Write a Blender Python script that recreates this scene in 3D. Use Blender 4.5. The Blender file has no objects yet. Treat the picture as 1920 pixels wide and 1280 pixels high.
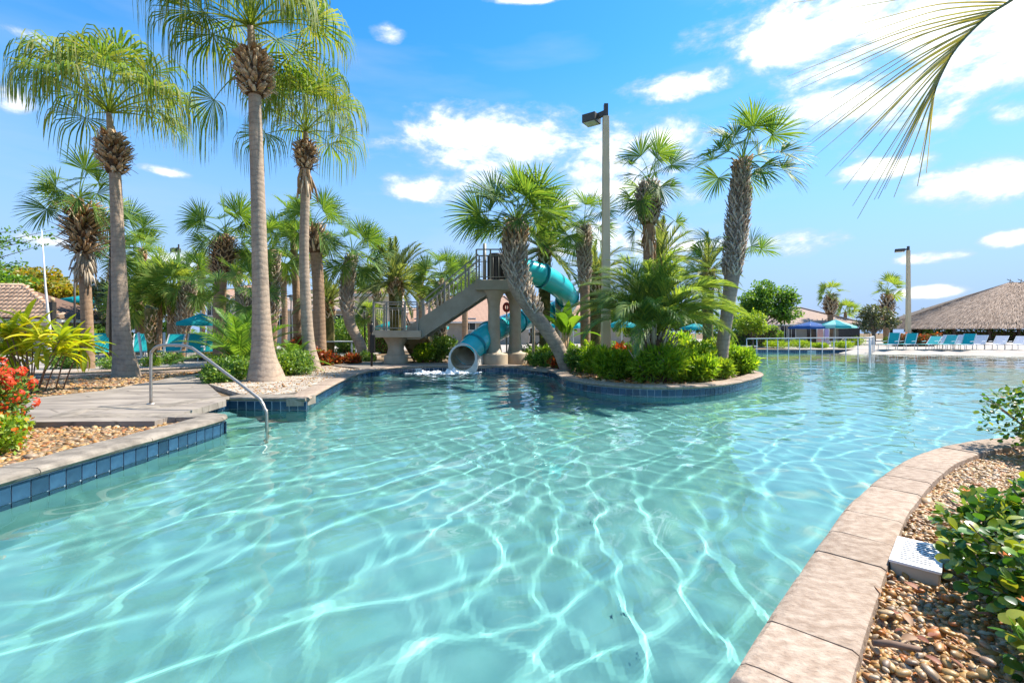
import bpy, math, random
import numpy as np
from mathutils import Vector, Matrix
from mathutils.geometry import tessellate_polygon
R = math.radians
SC = bpy.context.scene
COL = SC.collection
random.seed(7)

# ------------------------------------------------------------------ camera
F, HZ, CZ = 900.0, 624.0, 1.38          # focal length in 1920-px units, horizon row, eye height over the water
cam = bpy.data.cameras.new('camera')
cam_o = bpy.data.objects.new('camera', cam)
COL.objects.link(cam_o)
SC.camera = cam_o
cam.sensor_width = 36
cam.lens = F / 1920 * 36
cam.shift_y = -(640 - HZ) / 1920
cam.clip_start, cam.clip_end = 0.05, 4000
cam_o.location = (0, 0, CZ)
cam_o.rotation_euler = (R(90), 0, 0)

# ------------------------------------------------------------------ sky and sun
SUN_EL, SUN_AZ = R(52), R(68)
SKY_STRENGTH, SUN_STRENGTH = 0.15, 4.6
SC.view_settings.view_transform = 'Standard'
SC.view_settings.look = 'None'
SC.view_settings.gamma = 1
SC.view_settings.use_curve_mapping = False
SC.view_settings.exposure = 1.12
SC.cycles.use_denoising = True
SC.cycles.max_bounces = 7
SC.cycles.diffuse_bounces = 2
SC.cycles.glossy_bounces = 3
SC.cycles.transmission_bounces = 5
SC.cycles.use_adaptive_sampling = True
SC.cycles.adaptive_threshold = 0.02
SC.cycles.transparent_max_bounces = 6
SC.cycles.sample_clamp_indirect = 4
SC.cycles.caustics_reflective = False

world = bpy.data.worlds.new('World')
SC.world = world
world.use_nodes = True
world.cycles.sampling_method = 'MANUAL'
world.cycles.sample_map_resolution = 512
WN, WL = world.node_tree.nodes, world.node_tree.links
bg = WN['Background']
sky = WN.new('ShaderNodeTexSky')
sky.sky_type = 'NISHITA'
sky.sun_disc = False
sky.sun_elevation = SUN_EL
sky.sun_rotation = SUN_AZ
sky.air_density = 1.0
sky.dust_density = 0.15
sky.ozone_density = 3.0
bg.inputs[1].default_value = SKY_STRENGTH

def wmath(op, a, b=None, c=None, clamp=False):
    n = WN.new('ShaderNodeMath')
    n.operation = op
    n.use_clamp = clamp
    for i, v in enumerate((a, b, c)):
        if v is None:
            continue
        if isinstance(v, (int, float)):
            n.inputs[i].default_value = v
        else:
            WL.new(v, n.inputs[i])
    return n.outputs[0]

def build_clouds():
    tc = WN.new('ShaderNodeTexCoord')
    sp = WN.new('ShaderNodeSeparateXYZ')
    WL.new(tc.outputs['Generated'], sp.inputs[0])
    az = wmath('ARCTAN2', sp.outputs[0], sp.outputs[1])
    el = wmath('ARCSINE', sp.outputs[2])
    blobs = [(975, 280, 215, 72), (1130, 300, 150, 62), (1290, 157, 120, 26), (1500, 55, 190, 75), (1740, 100, 280, 130), (1880, 60, 200, 120), (1700, -160, 420, 110), (2050, -260, 520, 200), (1450, -330, 300, 90),
             (1600, 190, 180, 40), (1840, 345, 150, 42), (1660, 316, 80, 20), (1160, 455, 140, 44), (805, 350, 75, 28),
             (1150, 365, 140, 42), (1490, 458, 75, 22), (85, 450, 70, 14), (1900, 210, 50, 26), (1310, 460, 120, 14),
             (1745, 482, 60, 11), (1740, 547, 60, 12), (720, 62, 34, 20), (30, 60, 60, 14), (25, 190, 40, 26), (300, 318, 60, 10),
             (1900, 447, 50, 16), (980, 0, 60, 8), (330, 490, 70, 18)]
    specs = []
    for px, py, w, h in blobs:
        u, v = (px - 960) / F, (HZ - py) / F
        a = math.atan(u)
        e = math.atan(v * math.cos(a))
        specs.append((a, e, w / F * math.cos(a) ** 2, h / F * math.cos(a) * math.cos(e) ** 2))
    rb = random.Random(5)                                   # the same kind of sky all the way round
    for k in range(16):
        a = rb.choice((-1, 1)) * rb.uniform(1.0, 3.1)
        specs.append((a, rb.uniform(.15, .75), rb.uniform(.08, .22), rb.uniform(.03, .08)))
    dens = None
    for a, e, sa, se in specs:
        x = wmath('MULTIPLY', wmath('SUBTRACT', az, a), 1 / sa)
        y = wmath('MULTIPLY', wmath('SUBTRACT', el, e), 1 / se)
        q = wmath('SUBTRACT', 1.0, wmath('ADD', wmath('MULTIPLY', x, x), wmath('MULTIPLY', y, y)))
        dens = q if dens is None else wmath('MAXIMUM', dens, q)
    mp = WN.new('ShaderNodeMapping')
    mp.inputs['Scale'].default_value = (1, 1, 2.0)
    WL.new(tc.outputs['Generated'], mp.inputs[0])
    nz = WN.new('ShaderNodeTexNoise')
    nz.inputs['Scale'].default_value = 6.0
    nz.inputs['Detail'].default_value = 9
    nz.inputs['Roughness'].default_value = .64
    nz.inputs['Distortion'].default_value = .35
    WL.new(mp.outputs[0], nz.inputs['Vector'])
    n1 = nz.outputs[0]
    d = wmath('ADD', wmath('MAXIMUM', dens, -1.9), wmath('MULTIPLY', wmath('SUBTRACT', n1, .5), 5.6))
    nf = WN.new('ShaderNodeTexNoise')
    nf.inputs['Scale'].default_value = 17
    nf.inputs['Detail'].default_value = 7
    nf.inputs['Roughness'].default_value = .6
    WL.new(mp.outputs[0], nf.inputs['Vector'])
    d = wmath('ADD', d, wmath('MULTIPLY', wmath('SUBTRACT', nf.outputs[0], .5), 2.8))
    mr = WN.new('ShaderNodeMapRange')
    mr.interpolation_type = 'SMOOTHSTEP'
    mr.inputs['From Min'].default_value = -.75
    mr.inputs['From Max'].default_value = 1.3
    WL.new(d, mr.inputs[0])
    # thin high haze streaks
    nz2 = WN.new('ShaderNodeTexNoise')
    nz2.inputs['Scale'].default_value = 2.2
    nz2.inputs['Detail'].default_value = 6
    mp2 = WN.new('ShaderNodeMapping')
    mp2.inputs['Scale'].default_value = (1, 1, 5)
    WL.new(tc.outputs['Generated'], mp2.inputs[0])
    WL.new(mp2.outputs[0], nz2.inputs['Vector'])
    mr2 = WN.new('ShaderNodeMapRange')
    mr2.inputs['From Min'].default_value = .5
    mr2.inputs['From Max'].default_value = .8
    mr2.inputs['To Max'].default_value = .35
    WL.new(nz2.outputs[0], mr2.inputs[0])
    up = wmath('GREATER_THAN', el, 0.0)
    mask = wmath('MULTIPLY', wmath('MAXIMUM', mr.outputs[0], mr2.outputs[0]), up, clamp=True)
    cr = WN.new('ShaderNodeMix')
    cr.data_type = 'RGBA'
    cr.inputs['A'].default_value = (2.3, 2.6, 3.05, 1)
    cr.inputs['B'].default_value = (6.5, 6.5, 6.4, 1)
    WL.new(wmath('MULTIPLY', d, .6, clamp=True), cr.inputs['Factor'])
    hs = WN.new('ShaderNodeHueSaturation')
    hs.inputs['Hue'].default_value = .496
    hs.inputs['Saturation'].default_value = 1.35
    hs.inputs['Value'].default_value = .9
    WL.new(sky.outputs[0], hs.inputs['Color'])
    # pale blue haze low down, the same all the way round
    hz = WN.new('ShaderNodeMapRange')
    hz.interpolation_type = 'SMOOTHSTEP'
    hz.inputs['From Min'].default_value = -.02
    hz.inputs['From Max'].default_value = .55
    hz.inputs['To Min'].default_value = 1.0
    hz.inputs['To Max'].default_value = 0.0
    WL.new(el, hz.inputs[0])
    hmix = WN.new('ShaderNodeMix')
    hmix.data_type = 'RGBA'
    hmix.inputs['B'].default_value = (1.3, 1.9, 3.0, 1)
    WL.new(hz.outputs[0], hmix.inputs['Factor'])
    WL.new(hs.outputs[0], hmix.inputs['A'])
    mx = WN.new('ShaderNodeMix')
    mx.data_type = 'RGBA'
    WL.new(mask, mx.inputs['Factor'])
    WL.new(hmix.outputs['Result'], mx.inputs['A'])
    WL.new(cr.outputs['Result'], mx.inputs['B'])
    WL.new(mx.outputs['Result'], bg.inputs[0])
build_clouds()

sun = bpy.data.lights.new('sun', 'SUN')
sun.energy = SUN_STRENGTH
sun.angle = R(0.5)
sun.color = (1.0, .94, .85)
sun.cycles.is_caustics_light = True
sun_o = bpy.data.objects.new('sun', sun)
COL.objects.link(sun_o)
SUN_DIR = Vector((math.sin(SUN_AZ) * math.cos(SUN_EL), math.cos(SUN_AZ) * math.cos(SUN_EL), math.sin(SUN_EL)))
sun_o.rotation_euler = SUN_DIR.to_track_quat('Z', 'Y').to_euler()
sun_o.location = SUN_DIR * 60

# ------------------------------------------------------------------ helpers
DECK, SOIL = 0.23, 0.15

def at(px, py, Y):
    return Vector(((px - 960) / F * Y, Y, CZ - (py - HZ) / F * Y))

def gp(px, py, z=DECK):
    Y = (CZ - z) * F / (py - HZ)
    return Vector(((px - 960) / F * Y, Y, z))

def X_(px, Y):
    return (px - 960) / F * Y

def tag(o, label=None, cat=None, group=None, kind=None):
    if label: o['label'] = label
    if cat: o['category'] = cat
    if group: o['group'] = group
    if kind: o['kind'] = kind
    return o

def link(o, parent=None):
    COL.objects.link(o)
    if parent is not None:
        o.parent = parent
    return o

def thing(name, label, cat, loc=(0, 0, 0), group=None, rz=0, scale=1):
    o = bpy.data.objects.new(name, None)
    o.empty_display_size = .2
    COL.objects.link(o)
    o.location = loc
    o.rotation_euler = (0, 0, rz)
    o.scale = (scale,) * 3
    return tag(o, label, cat, group)

def np_mesh(name, V, Fc, mat, smooth=False):
    V = np.asarray(V, dtype=np.float32).reshape(-1, 3)
    me = bpy.data.meshes.new(name)
    me.vertices.add(len(V))
    me.vertices.foreach_set('co', V.ravel())
    groups = Fc if isinstance(Fc, list) else [Fc]
    groups = [np.asarray(g, dtype=np.int32) for g in groups if len(g)]
    nl = sum(g.size for g in groups)
    npoly = sum(len(g) for g in groups)
    me.loops.add(nl)
    me.polygons.add(npoly)
    me.loops.foreach_set('vertex_index', np.concatenate([g.ravel() for g in groups]))
    tot = np.concatenate([np.full(len(g), g.shape[1], dtype=np.int32) for g in groups])
    st = np.concatenate([[0], np.cumsum(tot)[:-1]]).astype(np.int32)
    me.polygons.foreach_set('loop_start', st)
    me.polygons.foreach_set('loop_total', tot)
    if smooth:
        me.polygons.foreach_set('use_smooth', np.ones(npoly, dtype=bool))
    me.update(calc_edges=True)
    if mat is not None:
        me.materials.append(mat)
    return me

def mobj(name, me, parent=None, loc=None, rot=None, scale=None):
    o = bpy.data.objects.new(name, me)
    link(o, parent)
    if loc is not None: o.location = loc
    if rot is not None: o.rotation_euler = rot
    if scale is not None: o.scale = scale if hasattr(scale, '__len__') else (scale,) * 3
    return o

class MB:
    """collects shapes for one mesh object"""
    def __init__(s):
        s.v, s.f, s.sm = [], [], []
    def add(s, verts, faces, smooth=False):
        b = len(s.v)
        s.v += [tuple(p) for p in verts]
        s.f += [tuple(i + b for i in f) for f in faces]
        s.sm += [smooth] * len(faces)
        return s
    def box(s, c, size, rz=0, rot=None):
        hx, hy, hz = size[0] / 2, size[1] / 2, size[2] / 2
        m = (rot if rot is not None else Matrix.Rotation(rz, 3, 'Z'))
        c = Vector(c)
        vs = [c + m @ Vector((x, y, z)) for x in (-hx, hx) for y in (-hy, hy) for z in (-hz, hz)]
        return s.add(vs, [(0, 1, 3, 2), (4, 6, 7, 5), (0, 4, 5, 1), (2, 3, 7, 6), (0, 2, 6, 4), (1, 5, 7, 3)])
    def bar(s, a, b, w, h=None):
        a, b = Vector(a), Vector(b)
        d = b - a
        q = d.to_track_quat('Z', 'Y').to_matrix()
        if abs(d.normalized().z) < .99:                     # keep the section upright
            zx = d.normalized()
            sx = zx.cross(Vector((0, 0, 1))).normalized()
            sy = sx.cross(zx)
            q = Matrix((sx, sy, zx)).transposed()
        return s.box((a + b) / 2, (w, h or w, d.length), rot=q)
    def tube(s, pts, rad, seg=10, cap=True):
        pts = [Vector(p) for p in pts]
        n = len(pts)
        rad = [rad] * n if isinstance(rad, (int, float)) else rad
        vs, fs = [], []
        ref = Vector((0, 0, 1)) if abs((pts[1] - pts[0]).normalized().z) < .9 else Vector((1, 0, 0))
        for i, p in enumerate(pts):
            d = (pts[min(i + 1, n - 1)] - pts[max(i - 1, 0)]).normalized()
            a = (ref - d * ref.dot(d)).normalized()
            ref = a
            b = d.cross(a)
            for k in range(seg):
                t = 2 * math.pi * k / seg
                vs.append(p + (a * math.cos(t) + b * math.sin(t)) * rad[i])
        for i in range(n - 1):
            for k in range(seg):
                k2 = (k + 1) % seg
                fs.append((i * seg + k, i * seg + k2, (i + 1) * seg + k2, (i + 1) * seg + k))
        b0 = len(s.v)
        s.add(vs, fs, True)
        if cap:
            s.f.append(tuple(b0 + k for k in reversed(range(seg))))
            s.f.append(tuple(b0 + (n - 1) * seg + k for k in range(seg)))
            s.sm += [False, False]
        return s
    def lathe(s, prof, seg=24, c=(0, 0, 0), square=0):
        c = Vector(c)
        vs, fs = [], []
        for r, z in prof:
            for k in range(seg):
                t = 2 * math.pi * k / seg
                x, y = math.cos(t), math.sin(t)
                if square:
                    m = max(abs(x), abs(y))
                    x, y = x * (1 - square) + x / m * square, y * (1 - square) + y / m * square
                vs.append(c + Vector((x * r, y * r, z)))
        for i in range(len(prof) - 1):
            for k in range(seg):
                k2 = (k + 1) % seg
                fs.append((i * seg + k, i * seg + k2, (i + 1) * seg + k2, (i + 1) * seg + k))
        return s.add(vs, fs, True)
    def prism(s, poly, z0, z1):
        n = len(poly)
        tri = tessellate_polygon([[Vector((p[0], p[1], 0)) for p in poly]])
        vs = [(p[0], p[1], z1) for p in poly] + [(p[0], p[1], z0) for p in poly]
        area = sum(poly[i][0] * poly[(i + 1) % n][1] - poly[(i + 1) % n][0] * poly[i][1] for i in range(n))
        fs = []
        for t in tri:
            a, b, c = [poly[i] for i in t]
            cr = (b[0] - a[0]) * (c[1] - a[1]) - (b[1] - a[1]) * (c[0] - a[0])
            fs.append(tuple(t) if cr > 0 else tuple(reversed(t)))
        for i in range(n):
            j = (i + 1) % n
            q = (i, i + n, j + n, j)
            fs.append(q if area > 0 else tuple(reversed(q)))
        return s.add(vs, fs)
    def slab(s, poly, depth):
        """a polygon of 3-D points (planar) given thickness along the vector depth"""
        n = len(poly)
        P = [Vector(p) for p in poly]
        d = Vector(depth)
        vs = P + [p + d for p in P]
        tri = tessellate_polygon([P])
        nrm = Vector((0, 0, 0))
        for i in range(n):
            nrm += P[i].cross(P[(i + 1) % n])
        out = nrm.dot(d) < 0
        fs = []
        for t in tri:
            a, b, c = [P[i] for i in t]
            tt = tuple(t) if ((b - a).cross(c - a)).dot(d) < 0 else tuple(reversed(t))
            fs.append(tt)
            fs.append(tuple(i + n for i in reversed(tt)))
        for i in range(n):
            j = (i + 1) % n
            q = (i, i + n, j + n, j)
            fs.append(q if out else tuple(reversed(q)))
        return s.add(vs, fs)
    def mesh(s, name, mat):
        me = bpy.data.meshes.new(name)
        me.from_pydata(s.v, [], s.f)
        me.polygons.foreach_set('use_smooth', s.sm)
        me.update()
        if mat is not None:
            me.materials.append(mat)
        return me
    def build(s, name, mat, parent=None, loc=None, bevel=0):
        o = mobj(name, s.mesh(name, mat), parent, loc)
        if bevel:
            m = o.modifiers.new('bevel', 'BEVEL')
            m.width = bevel
            m.segments = 2
            m.limit_method = 'ANGLE'
            m.angle_limit = R(40)
        return o

def copy_tree(o, parent=None):
    c = o.copy()
    link(c, parent)
    for ch in list(o.children):
        copy_tree(ch, c)
    return c

def catmull(pts, n=6, closed=False):
    P = [Vector(p) for p in pts]
    out = []
    m = len(P)
    for i in range(m if closed else m - 1):
        p0 = P[(i - 1) % m] if closed or i > 0 else P[0]
        p1, p2 = P[i], P[(i + 1) % m]
        p3 = P[(i + 2) % m] if closed or i + 2 < m else P[-1]
        for k in range(n):
            t = k / n
            out.append(.5 * ((2 * p1) + (p2 - p0) * t + (2 * p0 - 5 * p1 + 4 * p2 - p3) * t * t + (3 * p1 - p0 - 3 * p2 + p3) * t ** 3))
    if not closed:
        out.append(P[-1])
    return out

# ------------------------------------------------------------------ materials
def new_mat(name):
    m = bpy.data.materials.new(name)
    m.use_nodes = True
    return m, m.node_tree.nodes, m.node_tree.links, m.node_tree.nodes['Principled BSDF']

def mixrgb(N, L, fac, a, b, mode='MIX'):
    n = N.new('ShaderNodeMix')
    n.data_type = 'RGBA'
    n.blend_type = mode
    for key, v in (('Factor', fac), ('A', a), ('B', b)):
        if isinstance(v, (int, float)):
            n.inputs[key].default_value = v
        elif isinstance(v, tuple):
            n.inputs[key].default_value = v if len(v) == 4 else v + (1,)
        else:
            L.new(v, n.inputs[key])
    return n.outputs['Result']

def noise(N, L, scale, detail=4, rough=.55, coord='Object', stretch=None, dist=0):
    tc = N.new('ShaderNodeTexCoord')
    n = N.new('ShaderNodeTexNoise')
    n.inputs['Scale'].default_value = scale
    n.inputs['Detail'].default_value = detail
    n.inputs['Roughness'].default_value = rough
    n.inputs['Distortion'].default_value = dist
    src = tc.outputs[coord]
    if stretch:
        mp = N.new('ShaderNodeMapping')
        mp.inputs['Scale'].default_value = stretch
        L.new(src, mp.inputs[0])
        src = mp.outputs[0]
    L.new(src, n.inputs['Vector'])
    return n.outputs[0]

def ramp(N, L, fac, stops):
    r = N.new('ShaderNodeValToRGB')
    e = r.color_ramp.elements
    while len(e) < len(stops):
        e.new(.5)
    for i, (p, c) in enumerate(stops):
        e[i].position = p
        e[i].color = c if len(c) == 4 else tuple(c) + (1,)
    L.new(fac, r.inputs[0])
    return r.outputs[0]

def bump(N, L, P, h, strength=.3, dist=.02):
    b = N.new('ShaderNodeBump')
    b.inputs['Strength'].default_value = strength
    b.inputs['Distance'].default_value = dist
    L.new(h, b.inputs['Height'])
    L.new(b.outputs[0], P.inputs['Normal'])

def pmat(name, c1, c2=None, rough=.7, scale=6, detail=5, bmp=0, bscale=40, bdist=.01, spec=.4, metal=0, stretch=None, objrand=0, coord='Object', lo=.35, hi=.65, coat=0):
    m, N, L, P = new_mat(name)
    P.inputs['Roughness'].default_value = rough
    P.inputs['Specular IOR Level'].default_value = spec
    P.inputs['Metallic'].default_value = metal
    P.inputs['Coat Weight'].default_value = coat
    if c2 is None:
        P.inputs['Base Color'].default_value = tuple(c1) + (1,)
        col = None
    else:
        nz = noise(N, L, scale, detail, stretch=stretch, coord=coord)
        col = ramp(N, L, nz, [(lo, c1), (hi, c2)])
    if objrand:
        oi = N.new('ShaderNodeObjectInfo')
        mr = N.new('ShaderNodeMapRange')
        mr.inputs['To Min'].default_value = 1 - objrand
        mr.inputs['To Max'].default_value = 1 + objrand
        L.new(oi.outputs['Random'], mr.inputs[0])
        cm = N.new('ShaderNodeVectorMath')
        cm.operation = 'SCALE'
        L.new(mr.outputs[0], cm.inputs['Scale'])
        if col is None:
            cm.inputs[0].default_value = c1
        else:
            L.new(col, cm.inputs[0])
        col = cm.outputs[0]
    if col is not None:
        L.new(col, P.inputs['Base Color'])
    if bmp:
        bump(N, L, P, noise(N, L, bscale, 6, coord=coord, stretch=stretch), bmp, bdist)
    return m

def leafmat(name, cols, trans=.4, rough=.45, src='island', tcol=None, spec=.35):
    if tcol is None:
        cols = [tuple(v * 1.45 for v in c) for c in cols]
    """leaf blade: glossy diffuse top plus light shining through"""
    m, N, L, P = new_mat(name)
    if src == 'island':
        g = N.new('ShaderNodeNewGeometry')
        fac = g.outputs['Random Per Island']
    else:
        fac = N.new('ShaderNodeObjectInfo').outputs['Random']
    n = len(cols)
    col = ramp(N, L, fac, [((i + .5) / n, c) for i, c in enumerate(cols)])
    L.new(col, P.inputs['Base Color'])
    P.inputs['Roughness'].default_value = rough
    P.inputs['Specular IOR Level'].default_value = spec
    t = N.new('ShaderNodeBsdfTranslucent')
    tc = mixrgb(N, L, 1.0, col, tcol or (1.9, 1.75, .55), 'MULTIPLY')
    L.new(tc, t.inputs['Color'])
    mx = N.new('ShaderNodeMixShader')
    mx.inputs[0].default_value = trans
    L.new(P.outputs[0], mx.inputs[1])
    L.new(t.outputs[0], mx.inputs[2])
    L.new(mx.outputs[0], N['Material Output'].inputs[0])
    return m

def ringmat(name, c1, c2, freq, bmp=.5):
    """smooth palm trunk with leaf-scar rings"""
    m, N, L, P = new_mat(name)
    P.inputs['Roughness'].default_value = .85
    P.inputs['Specular IOR Level'].default_value = .15
    tc = N.new('ShaderNodeTexCoord')
    nz = noise(N, L, 3, 4)
    sp = N.new('ShaderNodeSeparateXYZ')
    L.new(tc.outputs['Object'], sp.inputs[0])
    a = N.new('ShaderNodeMath'); a.operation = 'MULTIPLY_ADD'
    L.new(nz, a.inputs[0]); a.inputs[1].default_value = .34; L.new(sp.outputs[2], a.inputs[2])
    b = N.new('ShaderNodeMath'); b.operation = 'MULTIPLY'
    L.new(a.outputs[0], b.inputs[0]); b.inputs[1].default_value = freq
    fr = N.new('ShaderNodeMath'); fr.operation = 'PINGPONG'
    L.new(b.outputs[0], fr.inputs[0]); fr.inputs[1].default_value = 1
    fine = noise(N, L, 22, 6, stretch=(1, 1, .25))
    col = mixrgb(N, L, fine, c1, c2)
    dk = ramp(N, L, fr.outputs[0], [(0, (.70, .67, .65)), (.16, (.97, .97, .97)), (1, (1.04, 1.03, 1.02))])
    col = mixrgb(N, L, 1.0, col, dk, 'MULTIPLY')
    big = noise(N, L, 2.6, 7, .65)
    col = mixrgb(N, L, 1.0, col, ramp(N, L, big, [(.3, (.62, .62, .64)), (.5, (.95, .93, .9)), (.7, (1.2, 1.12, 1.04))]), 'MULTIPLY')
    L.new(col, P.inputs['Base Color'])
    h = N.new('ShaderNodeMath'); h.operation = 'ADD'
    L.new(fr.outputs[0], h.inputs[0]); L.new(fine, h.inputs[1])
    bump(N, L, P, h.outputs[0], bmp, .012)
    return m

def islandmat(name, stops, rough=.6, spec=.3, bmp=0, bscale=60, obj=False):
    m, N, L, P = new_mat(name)
    fac = (N.new('ShaderNodeObjectInfo').outputs['Random'] if obj else N.new('ShaderNodeNewGeometry').outputs['Random Per Island'])
    col = ramp(N, L, fac, stops)
    fine = noise(N, L, 55, 4)
    col = mixrgb(N, L, 1.0, col, ramp(N, L, fine, [(.3, (.82, .8, .78)), (.7, (1.1, 1.08, 1.05))]), 'MULTIPLY')
    L.new(col, P.inputs['Base Color'])
    P.inputs['Roughness'].default_value = rough
    P.inputs['Specular IOR Level'].default_value = spec
    if bmp:
        bump(N, L, P, noise(N, L, bscale, 5), bmp, .004)
    return m

M = {}
M['plaster'] = pmat('pool_plaster', (.165, .40, .37), (.215, .46, .43), .9, 2.2, 9, spec=.1)
M['grout'] = pmat('grout', (.45, .52, .58), (.55, .60, .64), .85, 20)
M['tile'] = pmat('blue_tile', (.016, .05, .095), (.028, .078, .135), .18, 9, 3, spec=.5, objrand=.35)
M['tile_white'] = pmat('white_tile', (.78, .78, .76), rough=.25)
M['ink'] = pmat('black_ink', (.03, .03, .035), rough=.6)
M['stone'] = pmat('coping_stone', (.27, .195, .14), (.41, .32, .245), .85, 16, 10, stretch=(1, 1.6, 1), bmp=.9, bscale=42, bdist=.009, spec=.2, objrand=.10)
M['stone_grey'] = pmat('coping_stone_grey', (.17, .145, .115), (.31, .265, .21), .85, 6, 9, bmp=.7, bscale=34, bdist=.008, spec=.2, objrand=.08)
M['deck'] = pmat('stamped_concrete', (.19, .17, .15), (.34, .305, .26), .85, 1.4, 9, bmp=.35, bscale=14, bdist=.01, spec=.2)
def deckmat():
    """stamped concrete: worn colour, dark joint lines"""
    m = pmat('stamped_concrete', (.185, .158, .132), (.35, .30, .245), .85, 1.7, 9, bmp=.4, bscale=16, bdist=.01, spec=.2, stretch=(.5, 1.6, 1))
    N, L = m.node_tree.nodes, m.node_tree.links
    P = N['Principled BSDF']
    tc = N.new('ShaderNodeTexCoord')
    mp = N.new('ShaderNodeMapping')
    mp.inputs['Rotation'].default_value = (0, 0, R(38))
    mp.inputs['Scale'].default_value = (.75, 2.2, 1)
    L.new(tc.outputs['Object'], mp.inputs[0])
    v = N.new('ShaderNodeTexVoronoi')
    v.feature = 'DISTANCE_TO_EDGE'
    v.inputs['Scale'].default_value = 1.3
    v.inputs['Randomness'].default_value = .75
    L.new(mp.outputs[0], v.inputs['Vector'])
    line = ramp(N, L, v.outputs['Distance'], [(0, (.42, .40, .38)), (.035, (1, 1, 1))])
    src = P.inputs['Base Color'].links[0].from_socket
    L.new(mixrgb(N, L, .8, src, line, 'MULTIPLY'), P.inputs['Base Color'])
    return m
M['deck'] = deckmat()
M['deck_pale'] = pmat('pale_concrete', (.31, .27, .225), (.42, .375, .32), .85, .8, 8, bmp=.2, bscale=14, spec=.2)
M['soil'] = pmat('planting_soil', (.10, .065, .038), (.26, .185, .11), .95, 9, 8, bmp=.6, bscale=50, bdist=.02, spec=.1)
M['sand'] = pmat('pale_sand', (.24, .20, .155), (.50, .44, .365), .95, 3.5, 9, bmp=.6, bscale=26, bdist=.02, spec=.1)
PEB = [(0, (.20, .085, .025)), (.14, (.38, .20, .05)), (.3, (.42, .26, .09)), (.42, (.26, .175, .105)), (.56, (.46, .32, .16)), (.68, (.40, .125, .015)),
       (.78, (.24, .165, .11)), (.9, (.50, .39, .25)), (1, (.40, .17, .025))]
M['pebble'] = islandmat('river_pebble', PEB, .5, .4, .15)
M['pebble_obj'] = islandmat('river_pebble_single', PEB, .42, .45, .15, obj=True)
M['trunk_smooth'] = ringmat('grey_palm_trunk', (.29, .22, .16), (.48, .385, .295), 15, .35)
M['trunk_brown'] = ringmat('brown_palm_trunk', (.24, .15, .09), (.40, .28, .185), 12, .4)
M['boot_grey'] = islandmat('grey_leaf_base', [(0, (.22, .175, .13)), (.5, (.45, .375, .285)), (1, (.58, .50, .39))], .9, .1, .5)
M['boot_tan'] = islandmat('tan_leaf_base', [(0, (.20, .10, .05)), (.3, (.42, .26, .13)), (.65, (.58, .41, .25)), (1, (.66, .53, .38))], .9, .1, .5)
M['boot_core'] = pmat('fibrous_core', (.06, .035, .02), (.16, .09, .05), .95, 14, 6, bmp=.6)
M['moss'] = pmat('mossy_trunk', (.05, .06, .012), (.22, .17, .05), .95, 5, 7, bmp=.8, bscale=22, bdist=.03)
M['wash'] = leafmat('drooping_fan_leaf', [(.06, .12, .025), (.11, .175, .033), (.15, .20, .045), (.19, .20, .075)], .40, .55, spec=.2)
M['fan'] = leafmat('stiff_fan_leaf', [(.045, .10, .028), (.075, .14, .034), (.125, .185, .04)], .38, .55, spec=.2)
M['fan_far'] = leafmat('far_fan_leaf', [(.065, .12, .035), (.11, .17, .045), (.16, .20, .06)], .42, .6, spec=.1)
M['petiole'] = pmat('leaf_stalk', (.12, .16, .045), rough=.5)
M['date'] = leafmat('feather_leaf', [(.065, .10, .045), (.11, .145, .06), (.17, .19, .08)], .35)
M['pindo'] = leafmat('arching_feather_leaf', [(.07, .125, .05), (.12, .18, .055), (.18, .23, .06)], .5, spec=.2)
M['sago'] = leafmat('cycad_leaf', [(.05, .12, .02), (.09, .18, .03), (.14, .22, .04)], .38, .35)
M['hedge'] = leafmat('shrub_leaf', [(.035, .085, .016), (.065, .14, .022), (.11, .19, .03), (.17, .24, .05)], .36)
M['lime'] = leafmat('lime_leaf', [(.10, .18, .015), (.17, .26, .025), (.26, .32, .04), (.09, .16, .02)], .42)
M['fern'] = leafmat('fern_leaf', [(.08, .165, .016), (.14, .25, .024), (.24, .33, .03)], .48)
M['treeleaf'] = leafmat('tree_leaf', [(.04, .10, .015), (.07, .15, .02), (.12, .21, .03)], .42)
M['yellowleaf'] = leafmat('yellow_tree_leaf', [(.13, .15, .015), (.22, .19, .02), (.30, .17, .02), (.10, .13, .02)], .42)
M['greyleaf'] = leafmat('grey_green_leaf', [(.045, .06, .035), (.075, .095, .05), (.12, .13, .075)], .25)
M['redleaf'] = leafmat('red_croton_leaf', [(.35, .05, .015), (.5, .14, .02), (.16, .05, .02), (.14, .16, .03)], .35, tcol=(1.6, 1.1, .6))
M['ixora'] = leafmat('red_flower', [(.62, .035, .015), (.72, .07, .02), (.74, .14, .03)], .3, tcol=(1.4, .7, .5))
M['orange'] = leafmat('orange_flower', [(.75, .16, .02), (.8, .28, .03)], .3, tcol=(1.3, 1, .5))
M['gloss'] = leafmat('glossy_round_leaf', [(.025, .075, .012), (.045, .125, .018), (.08, .18, .025), (.20, .26, .03)], .3, .22, 'object', spec=.5)
M['gloss_i'] = leafmat('glossy_round_leaf_mass', [(.02, .06, .01), (.045, .12, .018), (.08, .17, .025), (.22, .24, .03)], .3, .25, spec=.5)
M['banana'] = leafmat('banana_leaf', [(.07, .15, .02), (.11, .20, .03), (.17, .24, .04)], .42, src='object')
M['deadleaf'] = leafmat('dead_leaf', [(.22, .10, .04), (.34, .20, .10), (.42, .30, .18)], .2, .8, tcol=(1.1, .9, .6))
M['twig'] = pmat('twig', (.14, .08, .05), (.26, .17, .12), .85, 12)
M['steel'] = pmat('brushed_steel', (.40, .36, .31), (.50, .45, .39), .5, 30, 3, metal=1)
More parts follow.
